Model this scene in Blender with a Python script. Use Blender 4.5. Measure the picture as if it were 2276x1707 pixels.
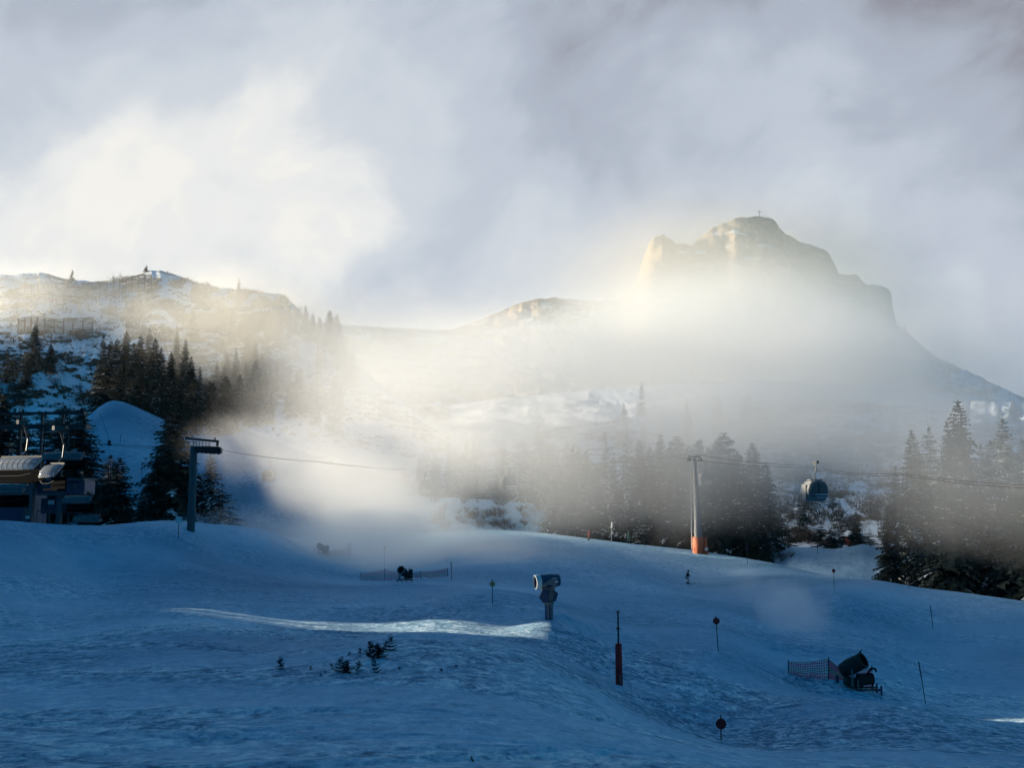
import bpy, bmesh, math, random
import numpy as np
from mathutils import Vector, Matrix
from mathutils.bvhtree import BVHTree
R = math.radians
random.seed(7)
sc = bpy.context.scene
for o in list(bpy.data.objects): bpy.data.objects.remove(o)

# ------------------------------------------------------------------ camera, world, sun, exposure
CZ = 15.0                      # camera height
FPX = 2400.0                   # focal length in pixels of the 2276 x 1707 photograph
PITCH = math.atan((1100 - 853.5) / FPX)
cd = bpy.data.cameras.new('camera'); cam = bpy.data.objects.new('camera', cd)
sc.collection.objects.link(cam); sc.camera = cam
cd.sensor_width = 36; cd.lens = 36 * FPX / 2276; cd.clip_start = .1; cd.clip_end = 8000
cam.location = (0, 0, CZ); cam.rotation_euler = (R(90) + PITCH, 0, 0)

SUN_AZ, SUN_EL = R(-75), R(8.5)          # azimuth from the view direction (left), elevation
sunH = Vector((math.sin(SUN_AZ), math.cos(SUN_AZ), 0)); sunD = Vector((sunH.x*math.cos(SUN_EL), sunH.y*math.cos(SUN_EL), math.sin(SUN_EL)))
perp = Vector((-sunH.y * -1, -sunH.x, 0))
ld = bpy.data.lights.new('sun', 'SUN'); ld.energy = 5.0; ld.angle = R(.4); ld.color = (1, .87, .66)
lo = bpy.data.objects.new('sun', ld); sc.collection.objects.link(lo)
lo.rotation_euler = sunD.to_track_quat('Z', 'Y').to_euler(); lo.location = (-200, 0, 200)

def nd(nt, t, **kw):
    n = nt.nodes.new(t)
    for k, v in kw.items():
        if k in ('ins',):
            for kk, vv in v.items(): n.inputs[kk].default_value = vv
        else: setattr(n, k, v)
    return n
def math_(nt, op, a, b=None, c=None, clamp=False):
    n = nt.nodes.new('ShaderNodeMath'); n.operation = op; n.use_clamp = clamp
    for i, v in enumerate((a, b, c)):
        if v is None: continue
        if isinstance(v, (int, float)): n.inputs[i].default_value = v
        else: nt.links.new(v, n.inputs[i])
    return n.outputs[0]
def ramp(nt, fac, stops, interp='EASE'):
    n = nt.nodes.new('ShaderNodeValToRGB'); cr = n.color_ramp; cr.interpolation = interp
    while len(cr.elements) > 1: cr.elements.remove(cr.elements[0])
    cr.elements[0].position = stops[0][0]; cr.elements[0].color = tuple(stops[0][1]) + (1,)
    for p, c in stops[1:]:
        e = cr.elements.new(p); e.color = tuple(c) + (1,)
    nt.links.new(fac, n.inputs[0]); return n.outputs[0]
def mixc(nt, f, a, b, mode='MIX'):
    n = nt.nodes.new('ShaderNodeMix'); n.data_type = 'RGBA'; n.blend_type = mode; n.clamp_result = False
    for i, v in ((0, f), (6, a), (7, b)):
        if isinstance(v, (int, float)): n.inputs[i].default_value = v
        elif isinstance(v, tuple): n.inputs[i].default_value = v + (1,)
        else: nt.links.new(v, n.inputs[i])
    return n.outputs[2]

world = bpy.data.worlds.new('World'); sc.world = world; world.use_nodes = True
nt = world.node_tree; nt.nodes.clear()
out = nd(nt, 'ShaderNodeOutputWorld'); bg = nd(nt, 'ShaderNodeBackground'); bg.inputs['Strength'].default_value = 0.076
sky = nd(nt, 'ShaderNodeTexSky', sky_type='NISHITA', sun_disc=False, sun_elevation=SUN_EL, sun_rotation=SUN_AZ,
         altitude=1900, air_density=1.0, dust_density=0.3, ozone_density=6.0)
tc = nd(nt, 'ShaderNodeTexCoord')
sep = nd(nt, 'ShaderNodeSeparateXYZ'); nt.links.new(tc.outputs['Generated'], sep.inputs[0])
blue = mixc(nt, 1.0, sky.outputs[0], (0.0, 0.93, 0.74), 'MULTIPLY')
# cloud bank that fills the sky on the valley side: brighter towards the sun, broken by soft wisps
mp = nd(nt, 'ShaderNodeMapping'); nt.links.new(tc.outputs['Generated'], mp.inputs[0]); mp.vector_type = 'TEXTURE'; mp.inputs['Rotation'].default_value = (0, R(-32), 0); mp.inputs['Scale'].default_value = (1, 1, .8)
n1 = nd(nt, 'ShaderNodeTexNoise', ins={'Scale': 3.1, 'Detail': 5.0, 'Roughness': .5, 'Distortion': .15}); nt.links.new(mp.outputs[0], n1.inputs['Vector'])
n2 = nd(nt, 'ShaderNodeTexNoise', ins={'Scale': 7.0, 'Detail': 9.0, 'Roughness': .56, 'Distortion': .35}); mp2 = nd(nt, 'ShaderNodeMapping'); nt.links.new(tc.outputs['Generated'], mp2.inputs[0]); mp2.vector_type = 'TEXTURE'; mp2.inputs['Rotation'].default_value = (0, R(-38), 0); mp2.inputs['Scale'].default_value = (1, 1, .72); nt.links.new(mp2.outputs[0], n2.inputs['Vector'])
nz = math_(nt, 'ADD', math_(nt, 'MULTIPLY', n1.outputs[0], .55), math_(nt, 'MULTIPLY', n2.outputs[0], .45))
# elevation term: thick and bright low down, thin and greyer higher up
lowb = math_(nt, 'MULTIPLY_ADD', sep.outputs[2], -1.05, .30)
def lobe(px, py, w, a):
    d = Vector(((px-1138)/FPX, math.cos(PITCH)-(853.5-py)/FPX*math.sin(PITCH), math.sin(PITCH)+(853.5-py)/FPX*math.cos(PITCH))).normalized()
    dn = nd(nt, 'ShaderNodeVectorMath', operation='DISTANCE'); nt.links.new(tc.outputs['Generated'], dn.inputs[0]); dn.inputs[1].default_value = d
    g = math_(nt, 'EXPONENT', math_(nt, 'MULTIPLY', math_(nt, 'POWER', math_(nt, 'DIVIDE', dn.outputs['Value'], w), 2.0), -1.0))
    return math_(nt, 'MULTIPLY', g, a)
tot = math_(nt, 'ADD', math_(nt, 'MULTIPLY_ADD', nz, 2.0, -.50), lowb)
for l in ((220, 370, .24, .38), (1750, 560, .13, .10), (900, 620, .12, .08), (1180, 330, .10, -.08), (2330, 20, .24, -.31), (-40, -60, .16, -.34), (1100, 20, .08, .10)):
    tot = math_(nt, 'ADD', tot, lobe(*l))
cloud = ramp(nt, tot, [(.0, (1.12, 1.14, 1.36)), (.34, (1.80, 2.02, 2.42)), (.52, (2.22, 2.46, 2.86)), (.70, (2.6, 2.82, 3.1)), (.92, (3.5, 3.55, 3.55)), (1.0, (3.8, 3.75, 3.6))])
# the bank covers the front of the sky up to about 33 degrees and thins out into deep blue overhead
front = math_(nt, 'MULTIPLY', ramp(nt, sep.outputs[2], [(.45, (1, 1, 1)), (.51, (0, 0, 0))]), ramp(nt, sep.outputs[1], [(.67, (0, 0, 0)), (.81, (1, 1, 1))]))
col = mixc(nt, front, blue, cloud)
nt.links.new(col, bg.inputs['Color']); nt.links.new(bg.outputs[0], out.inputs[0])

vs = sc.view_settings; vs.view_transform = 'Standard'; vs.look = 'None'; vs.gamma = 1; vs.exposure = 1.6; vs.use_curve_mapping = False
cy = sc.cycles
cy.max_bounces = 14; cy.diffuse_bounces = 2; cy.glossy_bounces = 2; cy.transmission_bounces = 4; cy.transparent_max_bounces = 12
cy.volume_bounces = 14; cy.volume_step_rate = 1.0; cy.volume_max_steps = 160
cy.use_denoising = True; cy.sample_clamp_indirect = 6
try: cy.denoiser = 'OPENIMAGEDENOISE'
except Exception: pass

# ------------------------------------------------------------------ helpers
def ray(px, py):
    u = (px - 1138) / FPX; v = (853.5 - py) / FPX
    return Vector((u, math.cos(PITCH) - v * math.sin(PITCH), math.sin(PITCH) + v * math.cos(PITCH)))
def P(px, py, Y):
    d = ray(px, py); return Vector((d.x * Y / d.y, Y, CZ + d.z * Y / d.y))
def zof(py, Y):
    v = (853.5 - py) / FPX
    return CZ + Y * (math.sin(PITCH) + v * math.cos(PITCH)) / (math.cos(PITCH) - v * math.sin(PITCH))
def link(o, parent=None):
    sc.collection.objects.link(o)
    if parent is not None: o.parent = parent
    return o
def tag(o, label=None, cat=None, group=None, kind=None):
    if label: o['label'] = label
    if cat: o['category'] = cat
    if group: o['group'] = group
    if kind: o['kind'] = kind
    return o
def thing(name, loc, label, cat, group=None, rz=0.0):
    o = bpy.data.objects.new(name, None); o.location = loc; o.rotation_euler = (0, 0, rz); o.empty_display_size = .3
    link(o); return tag(o, label, cat, group)
def mesh_obj(name, verts, faces, mat, parent=None, smooth=False, mats=None, midx=None):
    me = bpy.data.meshes.new(name); me.from_pydata([tuple(v) for v in verts], [], faces)
    for m in (mats or [mat]): me.materials.append(m)
    if midx is not None: me.polygons.foreach_set('material_index', midx)
    if smooth: me.polygons.foreach_set('use_smooth', [True] * len(me.polygons))
    me.update(); return link(bpy.data.objects.new(name, me), parent)
def np_mesh(name, V, F, mat, parent=None, smooth=True):
    me = bpy.data.meshes.new(name); nv, nf = len(V), len(F); k = F.shape[1]
    me.vertices.add(nv); me.vertices.foreach_set('co', V.astype(np.float32).ravel())
    me.loops.add(nf * k); me.loops.foreach_set('vertex_index', F.astype(np.int32).ravel())
    me.polygons.add(nf); me.polygons.foreach_set('loop_start', np.arange(0, nf * k, k, dtype=np.int32))
    if smooth: me.polygons.foreach_set('use_smooth', np.ones(nf, dtype=bool))
    me.materials.append(mat); me.update(calc_edges=True); me.validate()
    return link(bpy.data.objects.new(name, me), parent)
def grid_faces(nr, nc):
    i = np.arange(nr - 1)[:, None] * nc + np.arange(nc - 1)[None, :]
    return np.stack([i, i + 1, i + nc + 1, i + nc], -1).reshape(-1, 4)

class MB:
    """collects simple shapes into one mesh"""
    def __init__(s): s.v = []; s.f = []
    def add(s, v, f):
        b = len(s.v); s.v += [tuple(p) for p in v]; s.f += [tuple(i + b for i in q) for q in f]; return s
    def box(s, c, d, rot=None):
        c = Vector(c); x, y, z = d[0] / 2, d[1] / 2, d[2] / 2
        pts = [Vector((a * x, b * y, e * z)) for a in (-1, 1) for b in (-1, 1) for e in (-1, 1)]
        if rot is not None: pts = [rot @ p for p in pts]
        return s.add([p + c for p in pts], [(0, 1, 3, 2), (4, 6, 7, 5), (0, 4, 5, 1), (2, 3, 7, 6), (0, 2, 6, 4), (1, 5, 7, 3)])
    def tube(s, a, b, r0, r1=None, n=10, cap=True):
        a = Vector(a); b = Vector(b); r1 = r0 if r1 is None else r1
        q = (b - a).to_track_quat('Z', 'Y'); v = []
        for p, r in ((a, r0), (b, r1)):
            for i in range(n):
                t = 2 * math.pi * i / n; v.append(p + q @ Vector((r * math.cos(t), r * math.sin(t), 0)))
        f = [(i, (i + 1) % n, n + (i + 1) % n, n + i) for i in range(n)]
        if cap: f += [tuple(range(n - 1, -1, -1)), tuple(range(n, 2 * n))]
        return s.add(v, f)
    def path(s, pts, r, n=6):
        for a, b in zip(pts[:-1], pts[1:]): s.tube(a, b, r, r, n)
        return s
    def lathe(s, prof, o, axis, n=24):
        """prof: (distance along the axis, radius)"""
        o = Vector(o); q = Vector(axis).to_track_quat('Z', 'Y'); v = []; m = len(prof)
        for h, r in prof:
            for i in range(n):
                t = 2 * math.pi * i / n; v.append(o + q @ Vector((r * math.cos(t), r * math.sin(t), h)))
        f = [(j * n + i, j * n + (i + 1) % n, (j + 1) * n + (i + 1) % n, (j + 1) * n + i) for j in range(m - 1) for i in range(n)]
        return s.add(v, f)
    def prism(s, poly, axis, t, o=(0, 0, 0)):
        """poly in the plane x-z (axis 'y') or y-z (axis 'x'), thickness t centred"""
        n = len(poly); v = []; o = Vector(o)
        for sg in (-.5, .5):
            for a, b in poly: v.append(o + (Vector((a, sg * t, b)) if axis == 'y' else Vector((sg * t, a, b))))
        return s.add(v, [tuple(range(n)), tuple(range(2 * n - 1, n - 1, -1))] + [(i, n + i, n + (i + 1) % n, (i + 1) % n) for i in range(n)])
    def build(s, name, mat, parent=None, smooth=False, bevel=0):
        o = mesh_obj(name, s.v, s.f, mat, parent, smooth)
        if smooth:
            try: o.data.set_sharp_from_angle(angle=R(40))
            except Exception: pass
        if bevel:
            m = o.modifiers.new('edge', 'BEVEL'); m.width = bevel; m.segments = 2; m.limit_method = 'ANGLE'
        return o
def copy_tree(o, parent=None):
    c = o.copy(); sc.collection.objects.link(c); c.parent = parent
    for ch in list(o.children): copy_tree(ch, c)
    return c

# vectorised gradient noise
_rs = np.random.RandomState(5); _perm = _rs.permutation(4096).astype(np.int64); _g = _rs.uniform(0, 2*np.pi, 4096)
def gnoise(x, y):
    xi = np.floor(x).astype(np.int64); yi = np.floor(y).astype(np.int64); xf = x - xi; yf = y - yi
    u = xf**3*(xf*(xf*6-15)+10); v = yf**3*(yf*(yf*6-15)+10)
    def g(a, b, dx, dy):
        t = _g[_perm[(_perm[a & 4095] + b) & 4095]]; return np.cos(t)*dx + np.sin(t)*dy
    n00 = g(xi, yi, xf, yf); n10 = g(xi+1, yi, xf-1, yf); n01 = g(xi, yi+1, xf, yf-1); n11 = g(xi+1, yi+1, xf-1, yf-1)
    return (n00*(1-u)+n10*u)*(1-v) + (n01*(1-u)+n11*u)*v
def fbm(x, y, o=4, rough=.5, ridged=False):
    r = 0; a = 1; s = 0
    for k in range(o):
        n = gnoise(x*2**k + 17.3*k, y*2**k + 9.1*k)
        if ridged: n = .5 - np.abs(n)*1.4
        r = r + a*n; s += a; a *= rough
    return r / s

# ------------------------------------------------------------------ materials
def mat(name, col, rough=.7, metal=0.0, var=.15, scale=3.0, spec=.4, bump=0.0):
    m = bpy.data.materials.new(name); m.use_nodes = True; t = m.node_tree; b = t.nodes['Principled BSDF']
    n = nd(t, 'ShaderNodeTexNoise', ins={'Scale': scale, 'Detail': 5.0, 'Roughness': .6}); co = nd(t, 'ShaderNodeTexCoord'); t.links.new(co.outputs['Object'], n.inputs['Vector'])
    lo_ = tuple(c * (1 - var) for c in col); hi = tuple(min(1, c * (1 + var)) for c in col)
    t.links.new(ramp(t, n.outputs[0], [(.3, lo_), (.7, hi)], 'LINEAR'), b.inputs['Base Color'])
    b.inputs['Roughness'].default_value = rough; b.inputs['Metallic'].default_value = metal; b.inputs['Specular IOR Level'].default_value = spec
    if bump:
        bp = nd(t, 'ShaderNodeBump', ins={'Strength': bump, 'Distance': .02}); t.links.new(n.outputs[0], bp.inputs['Height']); t.links.new(bp.outputs[0], b.inputs['Normal'])
    return m
def snow_mat(name, near=True):
    m = bpy.data.materials.new(name); m.use_nodes = True; t = m.node_tree; b = t.nodes['Principled BSDF']
    geo = nd(t, 'ShaderNodeNewGeometry')
    def noise(sc_, det, ro, dist, scl, rot, off=(0, 0, 0)):
        mp = nd(t, 'ShaderNodeMapping'); mp.inputs['Scale'].default_value = scl; mp.inputs['Rotation'].default_value = (0, 0, R(rot)); mp.inputs['Location'].default_value = off
        n = nd(t, 'ShaderNodeTexNoise', ins={'Scale': sc_, 'Detail': det, 'Roughness': ro, 'Distortion': dist}); t.links.new(geo.outputs['Position'], mp.inputs[0]); t.links.new(mp.outputs[0], n.inputs['Vector']); return n.outputs[0]
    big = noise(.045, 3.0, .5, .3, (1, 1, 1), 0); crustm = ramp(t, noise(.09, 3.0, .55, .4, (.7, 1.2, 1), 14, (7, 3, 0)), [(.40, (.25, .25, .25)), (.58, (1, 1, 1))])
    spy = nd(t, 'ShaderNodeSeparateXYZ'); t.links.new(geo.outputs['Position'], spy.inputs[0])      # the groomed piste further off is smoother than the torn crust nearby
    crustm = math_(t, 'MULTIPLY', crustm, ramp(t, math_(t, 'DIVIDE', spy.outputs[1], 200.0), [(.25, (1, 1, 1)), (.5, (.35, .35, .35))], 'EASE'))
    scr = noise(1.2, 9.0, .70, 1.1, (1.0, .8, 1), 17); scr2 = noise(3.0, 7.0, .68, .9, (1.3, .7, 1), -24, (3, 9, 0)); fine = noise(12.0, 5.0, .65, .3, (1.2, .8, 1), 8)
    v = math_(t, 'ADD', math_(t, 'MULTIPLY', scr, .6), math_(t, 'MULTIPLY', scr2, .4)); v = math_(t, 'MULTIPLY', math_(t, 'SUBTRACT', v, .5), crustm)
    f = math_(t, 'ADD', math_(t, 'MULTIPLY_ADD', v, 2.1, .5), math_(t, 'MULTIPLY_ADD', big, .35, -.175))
    if near:      # paler snow colour painted in to whiten the sunlit streak
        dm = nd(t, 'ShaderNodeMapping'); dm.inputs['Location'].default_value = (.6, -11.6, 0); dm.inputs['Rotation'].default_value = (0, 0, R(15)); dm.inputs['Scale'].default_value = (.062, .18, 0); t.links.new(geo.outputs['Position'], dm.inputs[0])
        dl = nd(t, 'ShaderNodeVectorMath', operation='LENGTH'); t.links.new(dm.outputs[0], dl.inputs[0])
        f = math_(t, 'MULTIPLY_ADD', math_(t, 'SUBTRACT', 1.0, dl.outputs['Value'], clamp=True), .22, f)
    # wind-polished icy crust shows darker and bluer than drifted powder
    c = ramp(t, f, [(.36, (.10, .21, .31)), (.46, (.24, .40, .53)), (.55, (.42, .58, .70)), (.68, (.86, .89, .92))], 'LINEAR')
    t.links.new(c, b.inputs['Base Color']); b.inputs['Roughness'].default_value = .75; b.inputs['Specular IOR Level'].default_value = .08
    if near:
        bp = nd(t, 'ShaderNodeBump', ins={'Strength': .8, 'Distance': .14})
        h_ = math_(t, 'MULTIPLY', math_(t, 'ADD', math_(t, 'MULTIPLY', scr, 1.4), math_(t, 'ADD', math_(t, 'MULTIPLY', scr2, .6), math_(t, 'MULTIPLY', fine, .25))), crustm)
        t.links.new(h_, bp.inputs['Height']); t.links.new(bp.outputs[0], b.inputs['Normal'])
    return m
def rock_mat(name, rock=(.09, .075, .055), snow=(.80, .84, .90), scale=.12, thr=.62, bias=1.0, bands=0.0, steep=1.0, warm=None):
    """snow lying on the flatter faces, rock and dead grass on the steep ones, broken by noise"""
    m = bpy.data.materials.new(name); m.use_nodes = True; t = m.node_tree; b = t.nodes['Principled BSDF']
    geo = nd(t, 'ShaderNodeNewGeometry'); sp = nd(t, 'ShaderNodeSeparateXYZ'); t.links.new(geo.outputs['Normal'], sp.inputs[0])
    mp = nd(t, 'ShaderNodeMapping'); mp.inputs['Scale'].default_value = (1, 1, 1.6); mp.inputs['Rotation'].default_value = (0, R(24), 0); t.links.new(geo.outputs['Position'], mp.inputs[0])
    n1 = nd(t, 'ShaderNodeTexNoise', ins={'Scale': scale, 'Detail': 8.0, 'Roughness': .68, 'Distortion': .4}); t.links.new(mp.outputs[0], n1.inputs['Vector'])
    n2 = nd(t, 'ShaderNodeTexNoise', ins={'Scale': scale*.16, 'Detail': 3.0}); t.links.new(geo.outputs['Position'], n2.inputs['Vector'])
    v = math_(t, 'MULTIPLY_ADD', sp.outputs[2], steep, math_(t, 'MULTIPLY_ADD', n1.outputs[0], 1.1, math_(t, 'MULTIPLY', n2.outputs[0], .9)))
    if bands:
        w = nd(t, 'ShaderNodeTexWave', wave_type='BANDS', bands_direction='Z', ins={'Scale': bands, 'Distortion': 9.0, 'Detail': 4.0, 'Detail Scale': .9})
        mb_ = nd(t, 'ShaderNodeMapping'); mb_.inputs['Rotation'].default_value = (0, R(-14), 0); t.links.new(geo.outputs['Position'], mb_.inputs[0]); t.links.new(mb_.outputs[0], w.inputs['Vector'])
        v = math_(t, 'MULTIPLY_ADD', w.outputs['Fac'], .14, v)
    v = math_(t, 'MULTIPLY', v, .5)
    f = ramp(t, v, [(thr - .035, (0, 0, 0)), (thr + .035, (1, 1, 1))], 'LINEAR')
    n3 = nd(t, 'ShaderNodeTexNoise', ins={'Scale': scale*6, 'Detail': 5.0}); t.links.new(geo.outputs['Position'], n3.inputs['Vector'])
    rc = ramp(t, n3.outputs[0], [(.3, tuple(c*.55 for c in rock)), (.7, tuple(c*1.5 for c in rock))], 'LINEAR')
    t.links.new(mixc(t, f, rc, snow), b.inputs['Base Color']); b.inputs['Roughness'].default_value = .8; b.inputs['Specular IOR Level'].default_value = .15
    return m
M = dict(
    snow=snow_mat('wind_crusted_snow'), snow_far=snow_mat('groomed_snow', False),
    cliff=rock_mat('cliff_rock_and_snow', scale=.15, thr=.775, steep=.75), scree=rock_mat('scrub_and_snow', rock=(.10, .08, .055), scale=.16, thr=.75, steep=.6),
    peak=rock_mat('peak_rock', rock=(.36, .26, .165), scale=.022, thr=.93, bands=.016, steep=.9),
    far=rock_mat('far_slope_snow', rock=(.2, .16, .12), scale=.02, thr=.56, steep=.6),
    skyblocking=mat('skyblocking_slope', (.018, .024, .018), .9, 0, .5, .2, spec=.05),
    needles=mat('spruce_needles', (.034, .046, .036), .8, var=.5, scale=2, spec=.15), bark=mat('spruce_bark', (.07, .05, .035), .9, scale=6),
    darkneedles=mat('sapling_needles', (.035, .012, .010), .9, var=.4, scale=20, spec=.05), frost=mat('snow_on_branches', (.72, .76, .80), .7, var=.1), twig=mat('bare_twigs', (.10, .075, .055), .9, var=.3, scale=4),
    steel=mat('galvanised_steel', (.34, .35, .37), .45, .7, .12, 4), dark=mat('dark_painted_steel', (.028, .032, .035), .5, .3, .3, 5),
    white=mat('white_paint', (.66, .67, .68), .4, 0, .08, 5), grey=mat('grey_paint', (.17, .175, .18), .5, 0, .12, 5), navy=mat('navy_paint', (.035, .06, .12), .4, 0, .2, 5),
    green=mat('green_grey_paint', (.030, .042, .040), .85, 0, .25, 5, spec=.08), orange=mat('orange_padding', (.40, .10, .045), .7, 0, .15, 3), red=mat('red_padding', (.42, .018, .018), .7, 0, .3, 2, bump=.3),
    redpaint=mat('red_sign_paint', (.20, .014, .016), .5, 0, .2, 4), opaint=mat('orange_sign_paint', (.55, .30, .12), .5, 0, .1, 4), netm=mat('pink_net_cord', (.80, .10, .16), .8, 0, .2, 8), netg=mat('yellow_net_cord', (.50, .26, .16), .8, 0, .2, 8),
    nettop=mat('net_edge_rope', (.45, .30, .08), .8), wood=mat('weathered_wood', (.16, .10, .065), .85, 0, .3, 3), brown=mat('red_brown_timber', (.20, .06, .04), .8, 0, .3, 3),
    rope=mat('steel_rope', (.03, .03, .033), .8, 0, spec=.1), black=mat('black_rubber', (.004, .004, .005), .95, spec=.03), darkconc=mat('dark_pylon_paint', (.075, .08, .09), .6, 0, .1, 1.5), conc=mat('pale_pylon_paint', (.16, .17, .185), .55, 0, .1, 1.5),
    jacket=mat('black_jacket', (.02, .02, .025), .8), pants=mat('pale_ski_trousers', (.30, .33, .36), .8), skin=mat('skin', (.45, .28, .2), .6), jr=mat('red_jacket', (.40, .06, .05), .8), jw=mat('white_jacket', (.65, .68, .70), .8), jg=mat('green_jacket', (.06, .22, .15), .8),
)
def glass(name, col, a=.5):
    m = bpy.data.materials.new(name); m.use_nodes = True; b = m.node_tree.nodes['Principled BSDF']
    n = nd(m.node_tree, 'ShaderNodeTexNoise', ins={'Scale': 1.5, 'Detail': 3.0}); 
    m.node_tree.links.new(ramp(m.node_tree, n.outputs[0], [(.3, tuple(c*.85 for c in col)), (.7, col)], 'LINEAR'), b.inputs['Base Color'])
    b.inputs['Roughness'].default_value = .12; b.inputs['Alpha'].default_value = a; b.inputs['Specular IOR Level'].default_value = .6; return m
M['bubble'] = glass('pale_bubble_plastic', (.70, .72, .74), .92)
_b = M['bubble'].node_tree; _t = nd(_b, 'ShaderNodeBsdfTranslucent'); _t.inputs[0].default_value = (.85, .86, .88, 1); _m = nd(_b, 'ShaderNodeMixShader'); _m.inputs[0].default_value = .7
_b.links.new(_b.nodes['Principled BSDF'].outputs[0], _m.inputs[1]); _b.links.new(_t.outputs[0], _m.inputs[2]); _b.links.new(_m.outputs[0], _b.nodes['Material Output'].inputs[0]); M['dimbubble'] = glass('shaded_bubble_plastic', (.10, .12, .14), .9); M['pane'] = glass('cabin_window', (.22, .23, .23), .45)  # dimbubble: shaded copy of the bubble plastic, the darkness is in its colour

# ------------------------------------------------------------------ foreground snow
CTRL = [  # photograph column, row, distance
 (-700,1800,9),(100,1800,9),(700,1810,9),(1300,1810,9),(1900,1810,9),(2900,1830,9),
 (-700,1700,14),(100,1715,14),(700,1722,14),(1200,1730,14),(1600,1745,14),(2000,1770,14),(2900,1830,14),
 (-700,1560,25),(100,1590,25),(500,1590,25),(850,1585,25),(1150,1600,25),(1400,1645,25),(1600,1682,26),(1900,1705,27),(2276,1715,28),(2900,1740,28),
 (0,1500,36),(400,1492,36),(640,1488,36),(850,1466,36),(1000,1470,36),(1200,1500,36),(1400,1585,38),(1592,1655,42),(1592,1642,48),(1900,1645,42),(2276,1660,42),
 (640,1455,43),(850,1424,43),(960,1424,43),(1060,1430,43),(1140,1445,43),(1250,1478,43),(1330,1520,46),
 (100,1425,55),(430,1405,52),(640,1422,54),(850,1426,55),(1000,1430,56),(1150,1430,58),(1371,1524,54),(1480,1540,55),(1900,1590,55),(2276,1610,55),
 (430,1345,76),(640,1392,67),(860,1400,67),(1000,1388,68),(1060,1386,69),(1130,1394,69),(1219,1380,69),(1320,1415,69),(1450,1445,69),(1588,1447,68),(1750,1513,70),(1900,1530,70),(2050,1558,70),(2276,1572,70),(2900,1600,70),
 (-700,1330,75),(100,1340,80),(430,1325,86),(640,1333,86),(860,1330,86),(1060,1332,86),(1219,1350,86),(1400,1385,86),(1588,1400,84),(1750,1440,84),(1900,1450,84),(2028,1495,82),(2276,1490,84),
 (200,1265,100),(500,1272,105),(905,1294,118),(1100,1315,100),(1300,1338,100),(1528,1352,100),(1750,1390,100),(1900,1400,100),(2055,1430,100),(2276,1435,100),(2900,1460,100),
 (-700,1180,105),(-300,1172,105),(0,1163,108),(60,1170,108),(200,1184,112),(330,1172,118),(430,1168,125),(520,1172,135),(600,1178,150),
 (320,1215,110),(500,1232,118),(720,1236,150),(905,1262,145),(1004,1287,118),(1219,1300,120),(1528,1298,146),(1400,1290,130),(1847,1330,112),(1750,1318,125),(2055,1370,115),(2276,1380,112),
 (720,1188,180),(870,1192,185),(960,1183,187),(1080,1179,188),(1200,1186,188),(1330,1201,187),(1450,1214,185),(1540,1223,182),(1650,1240,176),(1730,1256,168),(1800,1272,160),(1850,1284,152),(1940,1290,142),(2030,1307,137),(2100,1316,134),(2180,1327,130),(2276,1343,126),(2500,1380,120),(2900,1440,115),
 # behind the crest the ground falls away
 (-700,1250,150),(0,1235,150),(200,1240,150),(430,1225,165),(600,1215,185),(870,1222,210),(1080,1215,215),(1330,1235,215),(1540,1258,215),(1730,1290,205),(1850,1318,192),(1940,1330,180),(2100,1360,170),(2276,1390,165),(2900,1480,160),
 (-700,1260,270),(0,1250,270),(600,1240,270),(1080,1235,270),(1540,1260,270),(2100,1330,270),(2900,1360,270),
]
def tps_fit(pts, vals, lam=.002):
    n = len(pts); d2 = ((pts[:, None, :] - pts[None, :, :])**2).sum(-1)
    K = .5*d2*np.log(d2 + 1e-12) + lam*np.eye(n); Pm = np.hstack([np.ones((n, 1)), pts])
    A = np.zeros((n+3, n+3)); A[:n, :n] = K; A[:n, n:] = Pm; A[n:, :n] = Pm.T
    return np.linalg.solve(A, np.hstack([vals, np.zeros(3)]))
def tps_eval(pts, w, q):
    r = np.empty(len(q))
    for i in range(0, len(q), 20000):
        c = q[i:i+20000]; d2 = ((c[:, None, :] - pts[None, :, :])**2).sum(-1)
        r[i:i+20000] = (.5*d2*np.log(d2+1e-12)) @ w[:len(pts)] + w[len(pts)] + c @ w[len(pts)+1:]
    return r
_c = np.array(CTRL, float); _cp = np.stack([_c[:, 0]/700.0, np.log(_c[:, 2])*1.25], 1); _w = tps_fit(_cp, _c[:, 1]/100.0)
def zof_np(py, Y):
    v = (853.5 - py)/FPX; return CZ + Y*(math.sin(PITCH)+v*math.cos(PITCH))/(math.cos(PITCH)-v*math.sin(PITCH))
def px_of(x, Y, py):
    v = (853.5-py)/FPX; return 1138 + x/Y*(math.cos(PITCH)-v*math.sin(PITCH))*FPX
def ground_rows(pxs, Y):          # coarse rows -> photograph rows
    return tps_eval(_cp, _w, np.stack([pxs/700.0, np.log(Y)*1.25], 1))*100
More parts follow.
